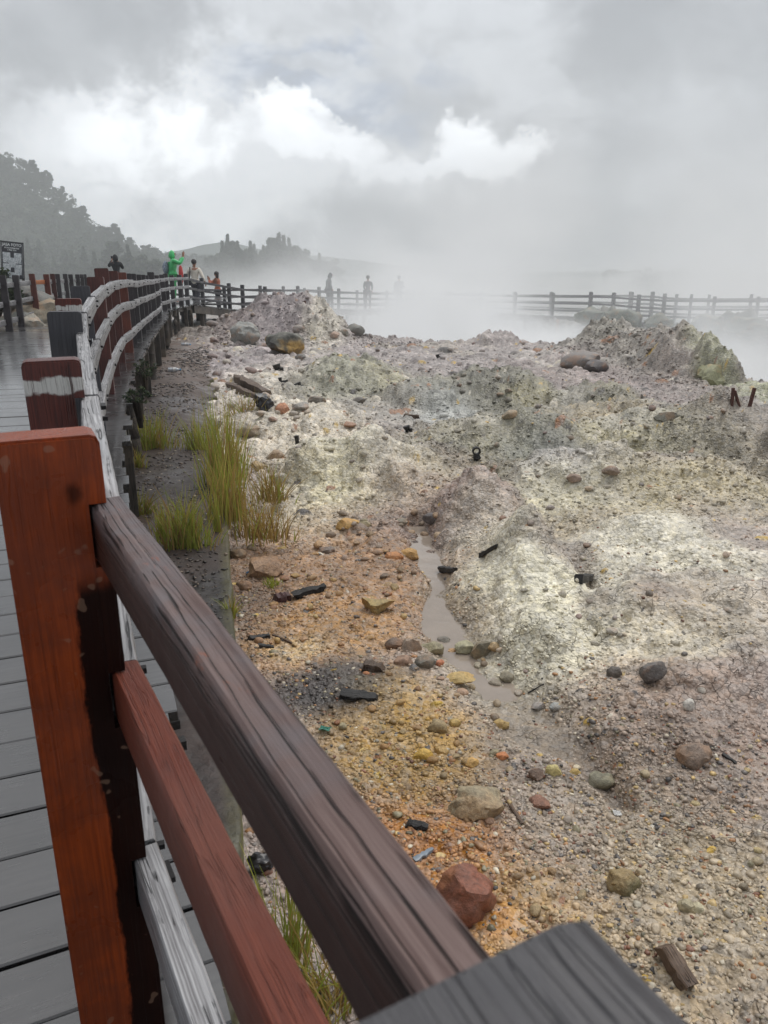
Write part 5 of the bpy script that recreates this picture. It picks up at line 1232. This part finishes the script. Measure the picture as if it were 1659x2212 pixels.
    for s in (-1, 1):
        kn, an, to = L_[s]
        skin('shoe', [(an[0], an[1] - .03, .045, .045), (an[0] * .5 + to[0] * .5, (an[1] + to[1]) / 2, .042, .045), (to[0], to[1] + .03, .032, .036)], [(0, 1), (1, 2)], shoes, root)
    hc = Vector((head[0], ly + head[1], 1.60))
    if hood: 
        skin('hood', [(0, ly - .01, 1.42, .12), (head[0], ly + head[1] - .045, 1.55, .125), (head[0], ly + head[1] - .03, 1.655, .105), (head[0], ly + head[1] - .075, 1.70, .04)], [(0, 1), (1, 2), (2, 3)], hood, root)
    elif hair:
        blob('hair', hc + Vector((0, -.022, .035)), (.098, .105, .098), M_hair, root, 3, .08)
        if long_hair: blob('hair', hc + Vector((0, -.06, -.07)), (.085, .05, .14), M_hair, root, 5, .1)
    if face:
        for s in (-1, 1):
            blob('eye', hc + Vector((s * .033, .086, .0)), (.012, .008, .008), M_hair, root)
        blob('mouth', hc + Vector((0, .084, -.065)), (.024, .008, .006), M_red, root)
    return root
def box_part(name, c, s, mt, parent, rot=(0, 0, 0), bev=.01):
    bm = bmesh.new(); bm_box(bm, (0, 0, 0), s); bmesh.ops.bevel(bm, geom=bm.edges[:], offset=bev, segments=2)
    o = link(name, bm_mesh(name, bm, angle=40), mt, parent); o.location = c; o.rotation_euler = rot; return o
def thing_in_hand(name, loc, rot, size, label, cat, mt):
    bm = bmesh.new(); bm_box(bm, (0, 0, 0), size); bmesh.ops.bevel(bm, geom=bm.edges[:], offset=min(size) * .3, segments=2)
    o = link(name, bm_mesh(name, bm), mt); o.location = loc; o.rotation_euler = rot; tag(o, label, cat); return o
# 1 green raincoat, facing right, phone held up
_p = P(378, 650, 26.4); _z = .055
gp = person((_p[0], 26.4, _z), R_(-72), 1.66, 'person in a bright green hooded raincoat raising a phone with both hands',
       {-1: ((-.20, .22, 1.28), (-.06, .36, 1.50), (.15, .2, 1)), 1: ((.20, .24, 1.28), (.07, .38, 1.52), (-.15, .2, 1))}, top=M_greencoat, pants=M_greencoat, shoes=M_shoewhite, hood=M_greencoat, hair=False, coat_len=.62, coat_r=1.22, leaning=.02)
def local_point(root, v): return root.matrix_basis @ Vector(v)
thing_in_hand('phone', local_point(gp, (0.0, .405, 1.60)), (0, 0, R_(-72)), (.075, .012, .155), 'dark phone held up by the person in the green raincoat', 'phone', M_phone)
# red folded umbrella and pack beside the green figure
_u = local_point(gp, (.10, .24, 0)); bm = bmesh.new()
bm_tube(bm, [(0, 0, .30), (0, 0, .42), (.01, 0, .62), (.0, 0, .86), (0, 0, 1.02), (0, 0, 1.10)], [.02, .035, .06, .075, .06, .02], 12)
_o = link('folded_umbrella', bm_mesh('folded_umbrella', bm, angle=60), M_red); _o.location = (_u[0] + .04, _u[1] - .1, _z + .10); tag(_o, 'red folded umbrella hanging beside the green raincoat', 'umbrella')
_b = local_point(gp, (-.02, -.22, 1.16)); _o = link('backpack', rock_mesh('backpack', 71, 3, 6, .2, .05, (.10, .15, .21)), M_pack); _o.location = _b; tag(_o, 'grey blue patterned backpack behind the green raincoat', 'bag')
# 2 black hooded figure seen from behind
_q = P(253, 600, 31)
bp = person((_q[0], 31, .06), R_(12), 1.60, 'person in a black hooded jacket seen from behind over the fence',
       {-1: ((-.30, .14, 1.24), (-.16, .30, 1.50), (.2, .3, 1)), 1: ((.26, .10, 1.16), (.10, .28, 1.36), (-.3, .3, 1))}, hood=M_blackcoat, hair=False, face=False, coat_r=1.1)
thing_in_hand('camera', local_point(bp, (-.14, .32, 1.60)), (0, 0, .2), (.11, .06, .09), 'dark camera raised by the person in black', 'camera', M_phone)
# 3 cream shirt seen from behind, walking away
_w = P(421, 640, 29.4); _wl = {-1: ((-.10, .10, .50), (-.10, -.10, .10), (-.11, .06, .04)), 1: ((.11, -.04, .49), (.18, -.34, .14), (.19, -.20, .05))}
wp = person((_w[0], 29.6, -.24), R_(-8), 1.70, 'person in a loose cream shirt with a dark shoulder strap seen from behind',
       {-1: ((-.30, .05, 1.18), (-.34, .2, 1.0), (-.1, .4, -1)), 1: ((.30, -.06, 1.14), (.40, -.05, .92), (.2, 0, -1))}, legs=_wl, top=M_whiteshirt, coat_r=1.15, face=False)
skin('strap', [(-.12, -.13, 1.45, .02), (-.10, -.185, 1.25, .02), (-.14, -.19, 1.02, .02)], [(0, 1), (1, 2)], M_blackcoat, wp)
box_part('bag', (-.20, -.14, .92), (.2, .1, .24), M_blackcoat, wp, bev=.03)
# 4 rust brown jacket facing left, phone up
_r = P(471, 640, 33.6)
op = person((_r[0], 33.6, -.58), R_(78), 1.60, 'person in a rust brown jacket and dark jeans looking left through a raised phone',
       {-1: ((-.16, .24, 1.16), (-.04, .38, 1.38), (.1, .3, 1)), 1: ((.22, .20, 1.12), (.06, .38, 1.36), (-.1, .3, 1))}, top=M_orangecoat, hair=True, long_hair=True, coat_len=.82, coat_r=1.08)
thing_in_hand('phone', local_point(op, (0.01, .43, 1.46)), (0, 0, R_(78)), (.075, .012, .155), 'dark phone raised by the person in the rust brown jacket', 'phone', M_phone)
# 5-7 figures in the steam
_dn = {-1: ((-.22, .04, 1.14), (-.18, .16, .95), (.1, .3, -1)), 1: ((.22, .04, 1.14), (.18, .16, .95), (-.1, .3, -1))}
def misty(px, D, zdeck, facing, h, label, **kw):
    q = P(px, 640, D); return person((q[0], D, zdeck), facing, h, label, _dn, top=M_greycloth, pants=M_darkpants, face=False, **kw)
misty(709, 38.6, -.74, R_(-70), 1.70, 'hooded grey figure with bowed head standing behind the far rail', hood=M_greycloth, hair=False, head=(0, .10), leaning=.06, coat_r=1.15)
misty(795, 40.8, -.84, R_(-10), 1.64, 'upright grey figure barely visible in the steam')
misty(862, 42.8, -.92, R_(15), 1.70, 'faintest figure deep in the steam right of the upright one', coat_r=1.2)
# ------------------------------------------------------------------ hills, woods, trees
def leaf_cloud(centres, sizes, n, leaf, cols, seed, droop=.0):
    """many small leaf quads spread through ellipsoid clumps -> V,F,C"""
    g = np.random.default_rng(seed); k = g.integers(0, len(centres), n); c = centres[k]; s = sizes[k]
    d = g.normal(size=(n, 3)); d /= np.linalg.norm(d, axis=1)[:, None]; r = g.uniform(size=n) ** .45
    p = c + d * r[:, None] * s
    u = g.normal(size=(n, 3)); u /= np.linalg.norm(u, axis=1)[:, None]; w = g.normal(size=(n, 3)); v = np.cross(u, w); v /= np.linalg.norm(v, axis=1)[:, None]
    L = leaf * g.uniform(.6, 1.5, n)[:, None]
    V = np.stack([p - u * L, p + v * L * .5, p + u * L, p - v * L * .5], 1).reshape(-1, 3)
    Fq = np.arange(n * 4).reshape(n, 4)
    col = cols[g.integers(0, len(cols), n)] * g.uniform(.7, 1.3, n)[:, None]
    return V, Fq, np.repeat(col, 4, 0)
GREENS = np.array([lin((62, 74, 50)), lin((48, 62, 44)), lin((78, 88, 60)), lin((40, 52, 40))])
def crown_pts(h, w, n, seed, kind):
    g = np.random.default_rng(seed); C, Sz = [], []
    if kind == 'conifer':
        for i in range(n):
            t = .12 + .88 * i / (n - 1); rr = w * (1 - t) ** .85 * g.uniform(.7, 1.2)
            for a in g.uniform(0, 6.28, max(1, int(5 * (1 - t) + 1.5))):
                C.append((rr * .62 * math.cos(a), rr * .62 * math.sin(a), h * t - rr * .1)); Sz.append((rr * .42 + .1, rr * .42 + .1, h * .045))
    else:
        for i in range(n):
            t = g.uniform(.28, 1.0) if kind != 'tall' else g.uniform(.2, 1.0); a = g.uniform(0, 6.28); e = math.sqrt(max(0, 1 - ((t - .6) / .42) ** 2)) if kind != 'tall' else (1 - t) ** .6 + .15
            rr = w * e * g.uniform(.3, 1.0); C.append((rr * math.cos(a), rr * math.sin(a), h * t)); q = w * g.uniform(.2, .38); Sz.append((q, q, q * .6))
    return np.array(C), np.array(Sz)
def tree_proto(h, w, kind, seed, n=18, leaves=2600, leaf=.16):
    g = random.Random(seed); bm = bmesh.new()
    bm_tube(bm, [(0, 0, -1), (g.uniform(-.02, .02) * h, 0, h * .35), (g.uniform(-.03, .03) * h, g.uniform(-.03, .03) * h, h * .7), (0, 0, h * .97)], [h * .022, h * .017, h * .01, h * .003], 6)
    C, Sz = crown_pts(h, w, n, seed, kind)
    for i in range(0, len(C), 2 if kind != 'conifer' else 3):
        z = max(C[i][2] - .22 * h * g.uniform(.3, 1), h * .18); bm_tube(bm, [(0, 0, z), (C[i][0] * .55, C[i][1] * .55, (z + C[i][2]) / 2 + .02 * h), tuple(C[i])], [h * .007, h * .005, h * .002], 4)
    tm = bm_mesh('trunk', bm, smooth=True); tm.materials.append(M_support)
    V, Fq, cc = leaf_cloud(C, Sz, leaves, leaf, GREENS, seed); cm = np_mesh('crown', V, Fq, False, cc); cm.materials.append(M_leaf)
    return tm, cm
def plant_tree(proto, loc, sc, rz, label, group, name='tree'):
    e = empty(name, loc, rz); e.scale = (sc, sc, sc * 1.0); tag(e, label, 'tree', group); link('trunk', proto[0], None, e); link('crown', proto[1], None, e); return e
HILL = [(-260, 150), (-120, 250), (0, 352), (35, 356), (75, 385), (120, 425), (155, 462), (190, 498), (240, 532), (290, 556), (330, 570), (380, 580), (430, 584), (520, 590)]
def hill_z(x, y):
    px = x / y * F / .954 + CX                     # rough bearing
    yy = np.interp(px, [p[0] for p in HILL], [p[1] for p in HILL])
    el = np.arctan((CY - yy) / F) - PITCH
    return np.tan(el) * 260.0 + CAMZ
def build_hill():
    X = np.linspace(-330, -30, 90); Y = np.linspace(150, 380, 60); yy, xx = np.meshgrid(Y, X, indexing='ij')
    ridge = hill_z(xx * 260 / np.maximum(yy, 1) * 1.0, np.full_like(yy, 260.0)) - 1.5
    ridge = np.maximum(ridge, -4)
    t = np.clip((yy - 165) / 95, 0, 1); prof = np.where(yy < 260, t ** 1.2, 1 - .25 * np.clip((yy - 260) / 120, 0, 1))
    z = -4.3 + (ridge + 4.3) * prof + 1.2 * fbm(xx * .06, yy * .06, 4, 601) * (t > .05)
    V = np.stack([xx, yy, z], -1).reshape(-1, 3); nr, nc = yy.shape; i = np.arange(nr - 1)[:, None] * nc + np.arange(nc - 1)[None]
    o = link('hill', np_mesh('hill', V, np.stack([i, i + 1, i + nc + 1, i + nc], -1).reshape(-1, 4), True), mk_flat('hill ground', L4(66, 76, 56), .9, .2, nscale=.05, amp=.3)); tag(o, kind='structure')
    return X, Y, z
_hx, _hy, _hz = build_hill()
def hill_at(x, y):
    i = np.clip(np.searchsorted(_hy, y) - 1, 0, len(_hy) - 2); j = np.clip(np.searchsorted(_hx, x) - 1, 0, len(_hx) - 2); return _hz[i, j]
def build_forest():
    g = np.random.default_rng(5); n = 2600
    x = g.uniform(-230, -50, n); y = g.uniform(172, 268, n); z = hill_at(x, y); k = (x / y > -.62) & (z > -3.6); x, y, z = x[k], y[k], z[k]
    C, Sz = [], []
    for a, b, c in zip(x, y, z):
        h = g.uniform(3.0, 6.0)
        for q in range(4):
            C.append((a + g.normal() * .9, b + g.normal() * .9, c + h * g.uniform(.3, 1))); s = g.uniform(.6, 1.35); Sz.append((s, s, s * .75))
    V, Fq, cc = leaf_cloud(np.array(C), np.array(Sz), 170000, .30, GREENS, 9)
    o = link('forest', np_mesh('forest', V, Fq, False, cc), M_leaf); tag(o, 'dense woods covering the misty hillside', 'forest', kind='stuff')
build_forest()
_pr = [tree_proto(7.5, 2.3, 'round', 11, 16, 2200, .22), tree_proto(9, 2.5, 'tall', 13, 34, 5200, .26), tree_proto(8, 3.0, 'round', 17, 24, 3600, .26), tree_proto(10, 3.0, 'conifer', 19, 15, 6500, .28)]
_g = random.Random(3)
for k in range(34):                                    # trees standing clear along the ridge line
    px = 20 + k * 10.2 + _g.uniform(-5, 5); D = _g.uniform(235, 262); x = (px - CX) / F * (D * .954); z = float(hill_at(np.array([x]), np.array([D]))[0])
    plant_tree(_pr[_g.randrange(3)], (x, D, z - .6), _g.uniform(.55, 1.0), _g.uniform(0, 6), 'misty tree standing along the sloping ridge of the left hill', 'trees along the ridge')
for k in range(22):                                    # lower belt in front of the hill
    px = 60 + k * 14.2 + _g.uniform(-6, 6); D = _g.uniform(95, 150); top = 582 - 44 * _g.uniform(.2, 1.0) - (14 if k > 14 else 0)
    x = (px - CX) / F * D; zt = P(px, top, D)[2]; sc = (zt + 4.2) / 8.5
    plant_tree(_pr[_g.randrange(4)], (x, D, -4.2), sc, _g.uniform(0, 6), 'hazy tree in the low belt behind the boardwalk', 'trees in the low belt')
_names = [(470, 560, 'r'), (480, 540, 'c'), (492, 527, 'c'), (503, 537, 't'), (513, 541, 'c'), (528, 550, 'r'), (541, 540, 'c'), (549, 546, 'c'), (560, 557, 'r'), (569, 549, 'c'), (580, 537, 'c'), (590, 530, 't'), (603, 525, 'c'), (613, 529, 'c'), (624, 534, 'c'), (636, 546, 't'), (648, 553, 'r'), (660, 556, 'c'), (690, 564, 'c'), (450, 571, 'c'), (712, 572, 'r'), (500, 558, 'r'), (520, 558, 'r'), (545, 562, 'r'), (576, 556, 'r'), (596, 548, 'r'), (616, 552, 'r'), (674, 568, 'r'), (460, 574, 'r')]
for k, (px, top, kd) in enumerate(_names):             # the dark clump fading into steam
    D = 112 + (k % 4) * 7; q = P(px, top - 8, D); sc = 1.04 * (q[2] + 4.2) / {'c': 10, 't': 9, 'r': 8}[kd]
    plant_tree(_pr[{'c': 3, 't': 1, 'r': 2}[kd]], (q[0], D, -4.2), sc, k * 1.3, 'tall misty tree in the clump behind the far fence', 'trees in the clump behind the far fence')
for k in range(12):                                    # faint trees far right
    px = 1310 + k * 20 + _g.uniform(-6, 6); D = _g.uniform(85, 100); q = P(px, 588 - 14 * _g.uniform(.2, 1), D); sc = (q[2] + 4.2) / 8.2
    plant_tree(_pr[_g.choice((0, 2))], (q[0], D, -4.2), sc, _g.uniform(0, 6), 'pale tree almost lost in mist above the right fence', 'trees lost in mist on the right')
# far mountain
def build_mountain():
    X = np.linspace(-420, 150, 160); Y = np.linspace(470, 640, 30); yy, xx = np.meshgrid(Y, X, indexing='ij')
    px = xx / 540 * F / .954 + CX
    py = np.interp(px, [-400, 200, 300, 345, 375, 400, 420, 440, 470, 500, 520, 560, 640, 760, 900, 1100], [560, 560, 556, 548, 541, 539, 535, 530, 524, 524, 527, 538, 548, 560, 580, 590])
    rz = np.tan(np.arctan((CY - py) / F) - PITCH) * 540 + CAMZ
    t = np.clip((yy - 470) / 70, 0, 1) * (1 - .2 * np.clip((yy - 540) / 100, 0, 1))
    z = -5 + (rz + 5) * t + .8 * fbm(xx * .08, yy * .05, 5, 701) * t
    V = np.stack([xx, yy, z], -1).reshape(-1, 3); nr, nc = yy.shape; i = np.arange(nr - 1)[:, None] * nc + np.arange(nc - 1)[None]
    o = link('mountain', np_mesh('mountain', V, np.stack([i, i + 1, i + nc + 1, i + nc], -1).reshape(-1, 4), True), mk_flat('mountain', L4(60, 74, 66), .9, .2, nscale=.03)); tag(o, kind='structure')
build_mountain()
# bush at the left edge behind the fence
def bush(px, py, D, w, h, label, seed, leaf=.035, n=2600):
    c = P(px, py, D); g = np.random.default_rng(seed); C = np.stack([g.normal(0, w * .45, 16), g.normal(0, w * .4, 16), g.uniform(.1, 1, 16) * h], 1); Sz = np.full((16, 3), w * .36) * g.uniform(.6, 1.2, (16, 1))
    e = empty('bush', (c[0], D, c[2])); tag(e, label, 'bush')
    V, Fq, cc = leaf_cloud(C, Sz, n, leaf, GREENS * 1.0, seed); link('foliage', np_mesh('foliage', V, Fq, False, cc), M_leaf, e)
    bm = bmesh.new()
    for i in range(0, 16, 2): bm_tube(bm, [(0, 0, -.2), tuple(C[i] * .5), tuple(C[i])], [.02, .014, .005], 5)
    link('stem', bm_mesh('stem', bm, smooth=True), M_support, e)
bush(-26, 690, 16.5, .5, 1.1, 'dark leafy bush at the left edge behind the fence', 5)
bush(-4, 668, 16.0, .4, .4, 'lower dark bush below the photo sign', 6)
bush(300, 872, 6.4, .10, .12, 'small leafy weed growing beside a support post', 8, .012, 500)
bush(312, 812, 8.2, .12, .14, 'small leafy weed under the deck edge farther along', 9, .012, 400)
# ------------------------------------------------------------------ air, steam, sky, light, camera
def volume_box(name, lo, hi, mt):
    bm = bmesh.new(); c = [(a + b) / 2 for a, b in zip(lo, hi)]; s = [b - a for a, b in zip(lo, hi)]; bm_box(bm, c, s)
    o = link(name, bm_mesh(name, bm), mt); return o
t = NT('haze air'); t.n('ShaderNodeOutputMaterial', {'Volume': t.n('ShaderNodeVolumePrincipled', {'Color': (.93, .95, .97, 1), 'Density': HAZE_D, 'Anisotropy': 0.0})}, out=None)
hz = volume_box('haze', (-345, -8, -6.5), (260, 660, 50), t.m); tag(hz, 'thin even mist filling the whole valley', 'haze', kind='stuff')
t = NT('hill mist'); t.n('ShaderNodeOutputMaterial', {'Volume': t.n('ShaderNodeVolumePrincipled', {'Color': (.93, .95, .97, 1), 'Density': MIST_D})}, out=None)
mi = volume_box('mist', (-344, 62, -6), (60, 100, 24), t.m); tag(mi, 'low mist lying before the wooded hill', 'mist', kind='stuff')
# steam rising from the pond: a closed body over the water
def build_steam():
    t = NT('pond steam'); geo = t.n('ShaderNodeNewGeometry', out=None); p = t.n('ShaderNodeTexCoord', out=3)
    sep = t.n('ShaderNodeSeparateXYZ', {0: p}, out=None); x, y, z = sep.outputs
    n1 = t.noise(t.scalev(p, (.22, .22, .34)), 1.0, 5, .6, .8); n2 = t.noise(t.scalev(p, (.07, .07, .12)), 1.0, 2, .5)
    low = t.m_('POWER', 2.718, t.m_('MULTIPLY', t.m_('ADD', z, 2.6), -1.25))           # blanket on the water
    mid = t.m_('POWER', 2.718, t.m_('MULTIPLY', t.m_('ADD', z, 2.6), -.16))           # rising cloud
    # thicker column right of the centre, where the far fence vanishes
    d2 = t.m_('ADD', t.m_('POWER', t.m_('DIVIDE', t.m_('SUBTRACT', x, 3.8), 5.4), 2.0), t.m_('POWER', t.m_('DIVIDE', t.m_('SUBTRACT', y, 33.0), 8.0), 2.0))
    plume = t.mr(d2, 0.0, 1.0, 1.0, 0.0)
    hi_ = t.mr(z, 3.0, 11.0, 1.0, 0.0)
    fade = t.m_('MULTIPLY', hi_, t.mr(y, 60, 74, 1.0, 0.0))
    back = t.m_('MULTIPLY', t.mr(y, 36.0, 50.0, .0, 1.0), t.mr(t.m_('ADD', x, t.m_('MULTIPLY', y, .11)), 1.0, 9.0))
    den = t.m_('ADD', t.m_('MULTIPLY', low, ST_LOW), t.m_('MULTIPLY', mid, t.m_('ADD', t.m_('ADD', t.m_('MULTIPLY', ST_MID, t.mr(t.m_('ADD', x, t.m_('MULTIPLY', y, .11)), -4.0, 2.0)), t.m_('MULTIPLY', plume, ST_PLUME)), t.m_('MULTIPLY', back, ST_BACK))))
    den = t.m_('MULTIPLY', den, t.mr(n1, .40, .62, .08, 2.1)); den = t.m_('MULTIPLY', den, t.mr(n2, .35, .65, .5, 1.5)); den = t.m_('MULTIPLY', den, fade)
    t.n('ShaderNodeOutputMaterial', {'Volume': t.n('ShaderNodeVolumePrincipled', {'Color': (.985, .99, .995, 1), 'Density': den})}, out=None)
    foot = [(-6.5, 37.0), (-4.6, 30.2), (-2.6, 26.8), (-.6, 24.0), (1.4, 22.6), (4.0, 21.6), (6.3, 20.4), (6.95, 17.4), (7.0, 15.2), (6.6, 13.9), (7.2, 13.0), (10, 12.5), (20, 12.0), (40, 13), (44, 74), (-16, 74), (-14, 50)]
    bm = bmesh.new(); a = [bm.verts.new((q[0], q[1], -3.3)) for q in foot]; b = [bm.verts.new((q[0], q[1], 11.0)) for q in foot]; n = len(foot)
    bm.faces.new(a); bm.faces.new(b[::-1])
    for i in range(n): bm.faces.new((a[i], a[(i + 1) % n], b[(i + 1) % n], b[i]))
    o = link('steam', bm_mesh('steam', bm), t.m); tag(o, 'white steam rising off the hot pond and hiding the far walkway', 'steam', kind='stuff')
    try: t.m.volume_sampling = 'MULTIPLE_IMPORTANCE'
    except Exception: pass
build_steam()

SUN_EL, SUN_AZ = R_(58), R_(42)          # azimuth from +y towards +x
W = bpy.data.worlds.new('World'); S.world = W; W.use_nodes = True; t = NT(tree=W.node_tree)
d = t.n('ShaderNodeTexCoord', out=0)
sky = t.n('ShaderNodeTexSky', sky_type='NISHITA', sun_disc=False, sun_elevation=SUN_EL, sun_rotation=SUN_AZ, dust_density=3.0)
sky = t.n('ShaderNodeHueSaturation', {'Color': sky, 'Saturation': .30, 'Value': 1.0})
sep = t.n('ShaderNodeSeparateXYZ', {0: d}, out=None)
az = t.m_('ARCTAN2', sep.outputs[0], sep.outputs[1]); el = t.m_('ARCSINE', sep.outputs[2])
wrp = t.n('ShaderNodeVectorMath', {0: t.noise(d, 5.0, 8, .64, out=1), 1: (.5, .5, .5)}, operation='SUBTRACT')
ws = t.n('ShaderNodeSeparateXYZ', {0: wrp}, out=None)
azw = t.m_('ADD', az, t.m_('MULTIPLY', ws.outputs[0], .40)); elw = t.m_('ADD', el, t.m_('MULTIPLY', ws.outputs[1], .26))
azs = t.m_('ADD', az, t.m_('MULTIPLY', ws.outputs[0], .26)); els = t.m_('ADD', el, t.m_('MULTIPLY', ws.outputs[1], .20))
def ang(px, py):
    r = ray(px, py); r = r / np.linalg.norm(r); return math.atan2(r[0], r[1]), math.asin(r[2])
def blobf(px, py, hw, hh, a=azw, e=elw, lo=0.15, hi=1.0):
    c = ang(px, py); l = ang(px - hw, py); u = ang(px, py - hh)
    q = t.m_('ADD', t.m_('POWER', t.m_('DIVIDE', t.m_('SUBTRACT', a, c[0]), abs(c[0] - l[0])), 2.0), t.m_('POWER', t.m_('DIVIDE', t.m_('SUBTRACT', e, c[1]), abs(u[1] - c[1])), 2.0))
    return t.mr(q, lo, hi, 1.0, 0.0)
nb = t.noise(t.scalev(d, (1, 1, 1.6)), 3.2, 7, .58, .25); nf = t.noise(t.scalev(d, (1, 1, 1.5)), 9.0, 7, .6, .3)
SK = 10.0
def C3(v, k=SKYK): 
    c = lin((v - 3, v + 1, min(v + 6, 255))) * SK * k; return (float(c[0]), float(c[1]), float(c[2]), 1)
col = t.mix(t.mr(nb, .40, .60), C3(160), C3(202))
col = t.mix(t.mr(t.m_('ADD', elw, 0.0), .25, .62, 0, .55), col, C3(182))
for (px, py, hw, hh, v, w) in ((480, 330, 700, 280, 240, .85), (350, 470, 520, 230, 250, .85), (330, 290, 330, 150, 246, .95), (700, 370, 480, 110, 236, .8)):
    col = t.mix(t.m_('MULTIPLY', blobf(px, py, hw, hh), w), col, C3(v))
col = t.mix(t.m_('MULTIPLY', blobf(1380, 470, 420, 200), .3), col, C3(194))
hole = t.m_('MULTIPLY', blobf(760, 200, 330, 105, azs, els, .3, 1.0), t.mr(nf, .60, .44, .25, 1.0))
col = t.mix(t.m_('MULTIPLY', hole, .9), col, t.mix(.10, tuple(float(q) * SK * SKYK for q in lin((162, 174, 193))) + (1,), sky))
col = t.mix(t.m_('MULTIPLY', blobf(690, 168, 150, 34, azs, els), .7), col, C3(210))
for (px, py, hw, hh, v, w) in ((615, 275, 95, 46, 252, .95), (700, 310, 210, 46, 246, .85), (1080, 300, 140, 70, 250, .95), (980, 330, 110, 40, 244, .8), (860, 345, 100, 36, 236, .7), (1150, 150, 160, 60, 212, .5), (960, 110, 130, 70, 210, .5), (330, 285, 200, 90, 250, .9)):
    col = t.mix(t.m_('MULTIPLY', blobf(px, py, hw, hh, azs, els, .25, 1.0), w), col, C3(v, SKYK * (1.3 if v > 230 else 1.0)))
for (px, py, hw, hh, v, w) in ((1000, 455, 330, 90, 166, .8), (870, 385, 90, 50, 196, .55), (1250, 500, 520, 120, 150, .65), (1620, 250, 260, 300, 166, .4), (200, 90, 420, 120, 166, .7), (1550, 60, 300, 120, 166, .7)):
    col = t.mix(t.m_('MULTIPLY', blobf(px, py, hw, hh), w), col, C3(v))
col = t.mix(t.mr(nf, .42, .66, 0.0, .20), col, C3(216)); col = t.mix(t.mr(nf, .52, .34, 0.0, .40), col, C3(158))
# the overcast overhead and behind the camera, outside the frame
zen = t.mr(el, R_(26), R_(48)); col = t.mix(zen, col, tuple(ZEN * SK * c for c in (1.0, 1.01, 1.03)) + (1,))
beh = t.mr(sep.outputs[1], .25, -.35); col = t.mix(t.m_('MULTIPLY', beh, t.mr(el, R_(80), R_(30))), col, C3(165))
bg = t.n('ShaderNodeBackground', {0: col, 1: .1}); t.n('ShaderNodeOutputWorld', {0: bg}, out=None)
W.cycles.sampling_method = 'MANUAL'; W.cycles.sample_map_resolution = 512
sl = bpy.data.lights.new('sun', 'SUN'); sl.energy = SUN_E; sl.angle = R_(40); sl.color = (1, .97, .92)
so = bpy.data.objects.new('sun', sl); COL.objects.link(so)
sd = Vector((math.sin(SUN_AZ) * math.cos(SUN_EL), math.cos(SUN_AZ) * math.cos(SUN_EL), math.sin(SUN_EL))); so.rotation_euler = (-sd).to_track_quat('-Z', 'Y').to_euler(); so.location = (0, 0, 30)

cam = bpy.data.cameras.new('camera'); co = bpy.data.objects.new('camera', cam); COL.objects.link(co); S.camera = co
co.location = (0, 0, CAMZ); co.rotation_euler = (math.pi / 2 - PITCH, 0, 0)
cam.sensor_fit = 'VERTICAL'; cam.sensor_height = 24.0; cam.lens = 24.0 * F / 2212.0; cam.clip_start = .02; cam.clip_end = 3000
cam.dof.use_dof = True; cam.dof.focus_distance = 5.0; cam.dof.aperture_fstop = cam.lens / 2.0
S.view_settings.view_transform = 'Standard'; S.view_settings.look = 'None'; S.view_settings.exposure = EXPO; S.view_settings.gamma = 1.0
S.render.resolution_x, S.render.resolution_y = 768, 1024
cy = S.cycles; cy.max_bounces = 8; cy.diffuse_bounces = 3; cy.glossy_bounces = 3; cy.transmission_bounces = 4; cy.volume_bounces = 4; cy.transparent_max_bounces = 16
cy.volume_step_rate = 1.5; cy.volume_max_steps = 256; cy.use_denoising = True; cy.denoiser = 'OPENIMAGEDENOISE'; cy.sample_clamp_indirect = 8.0
cy.caustics_reflective = False; cy.caustics_refractive = False
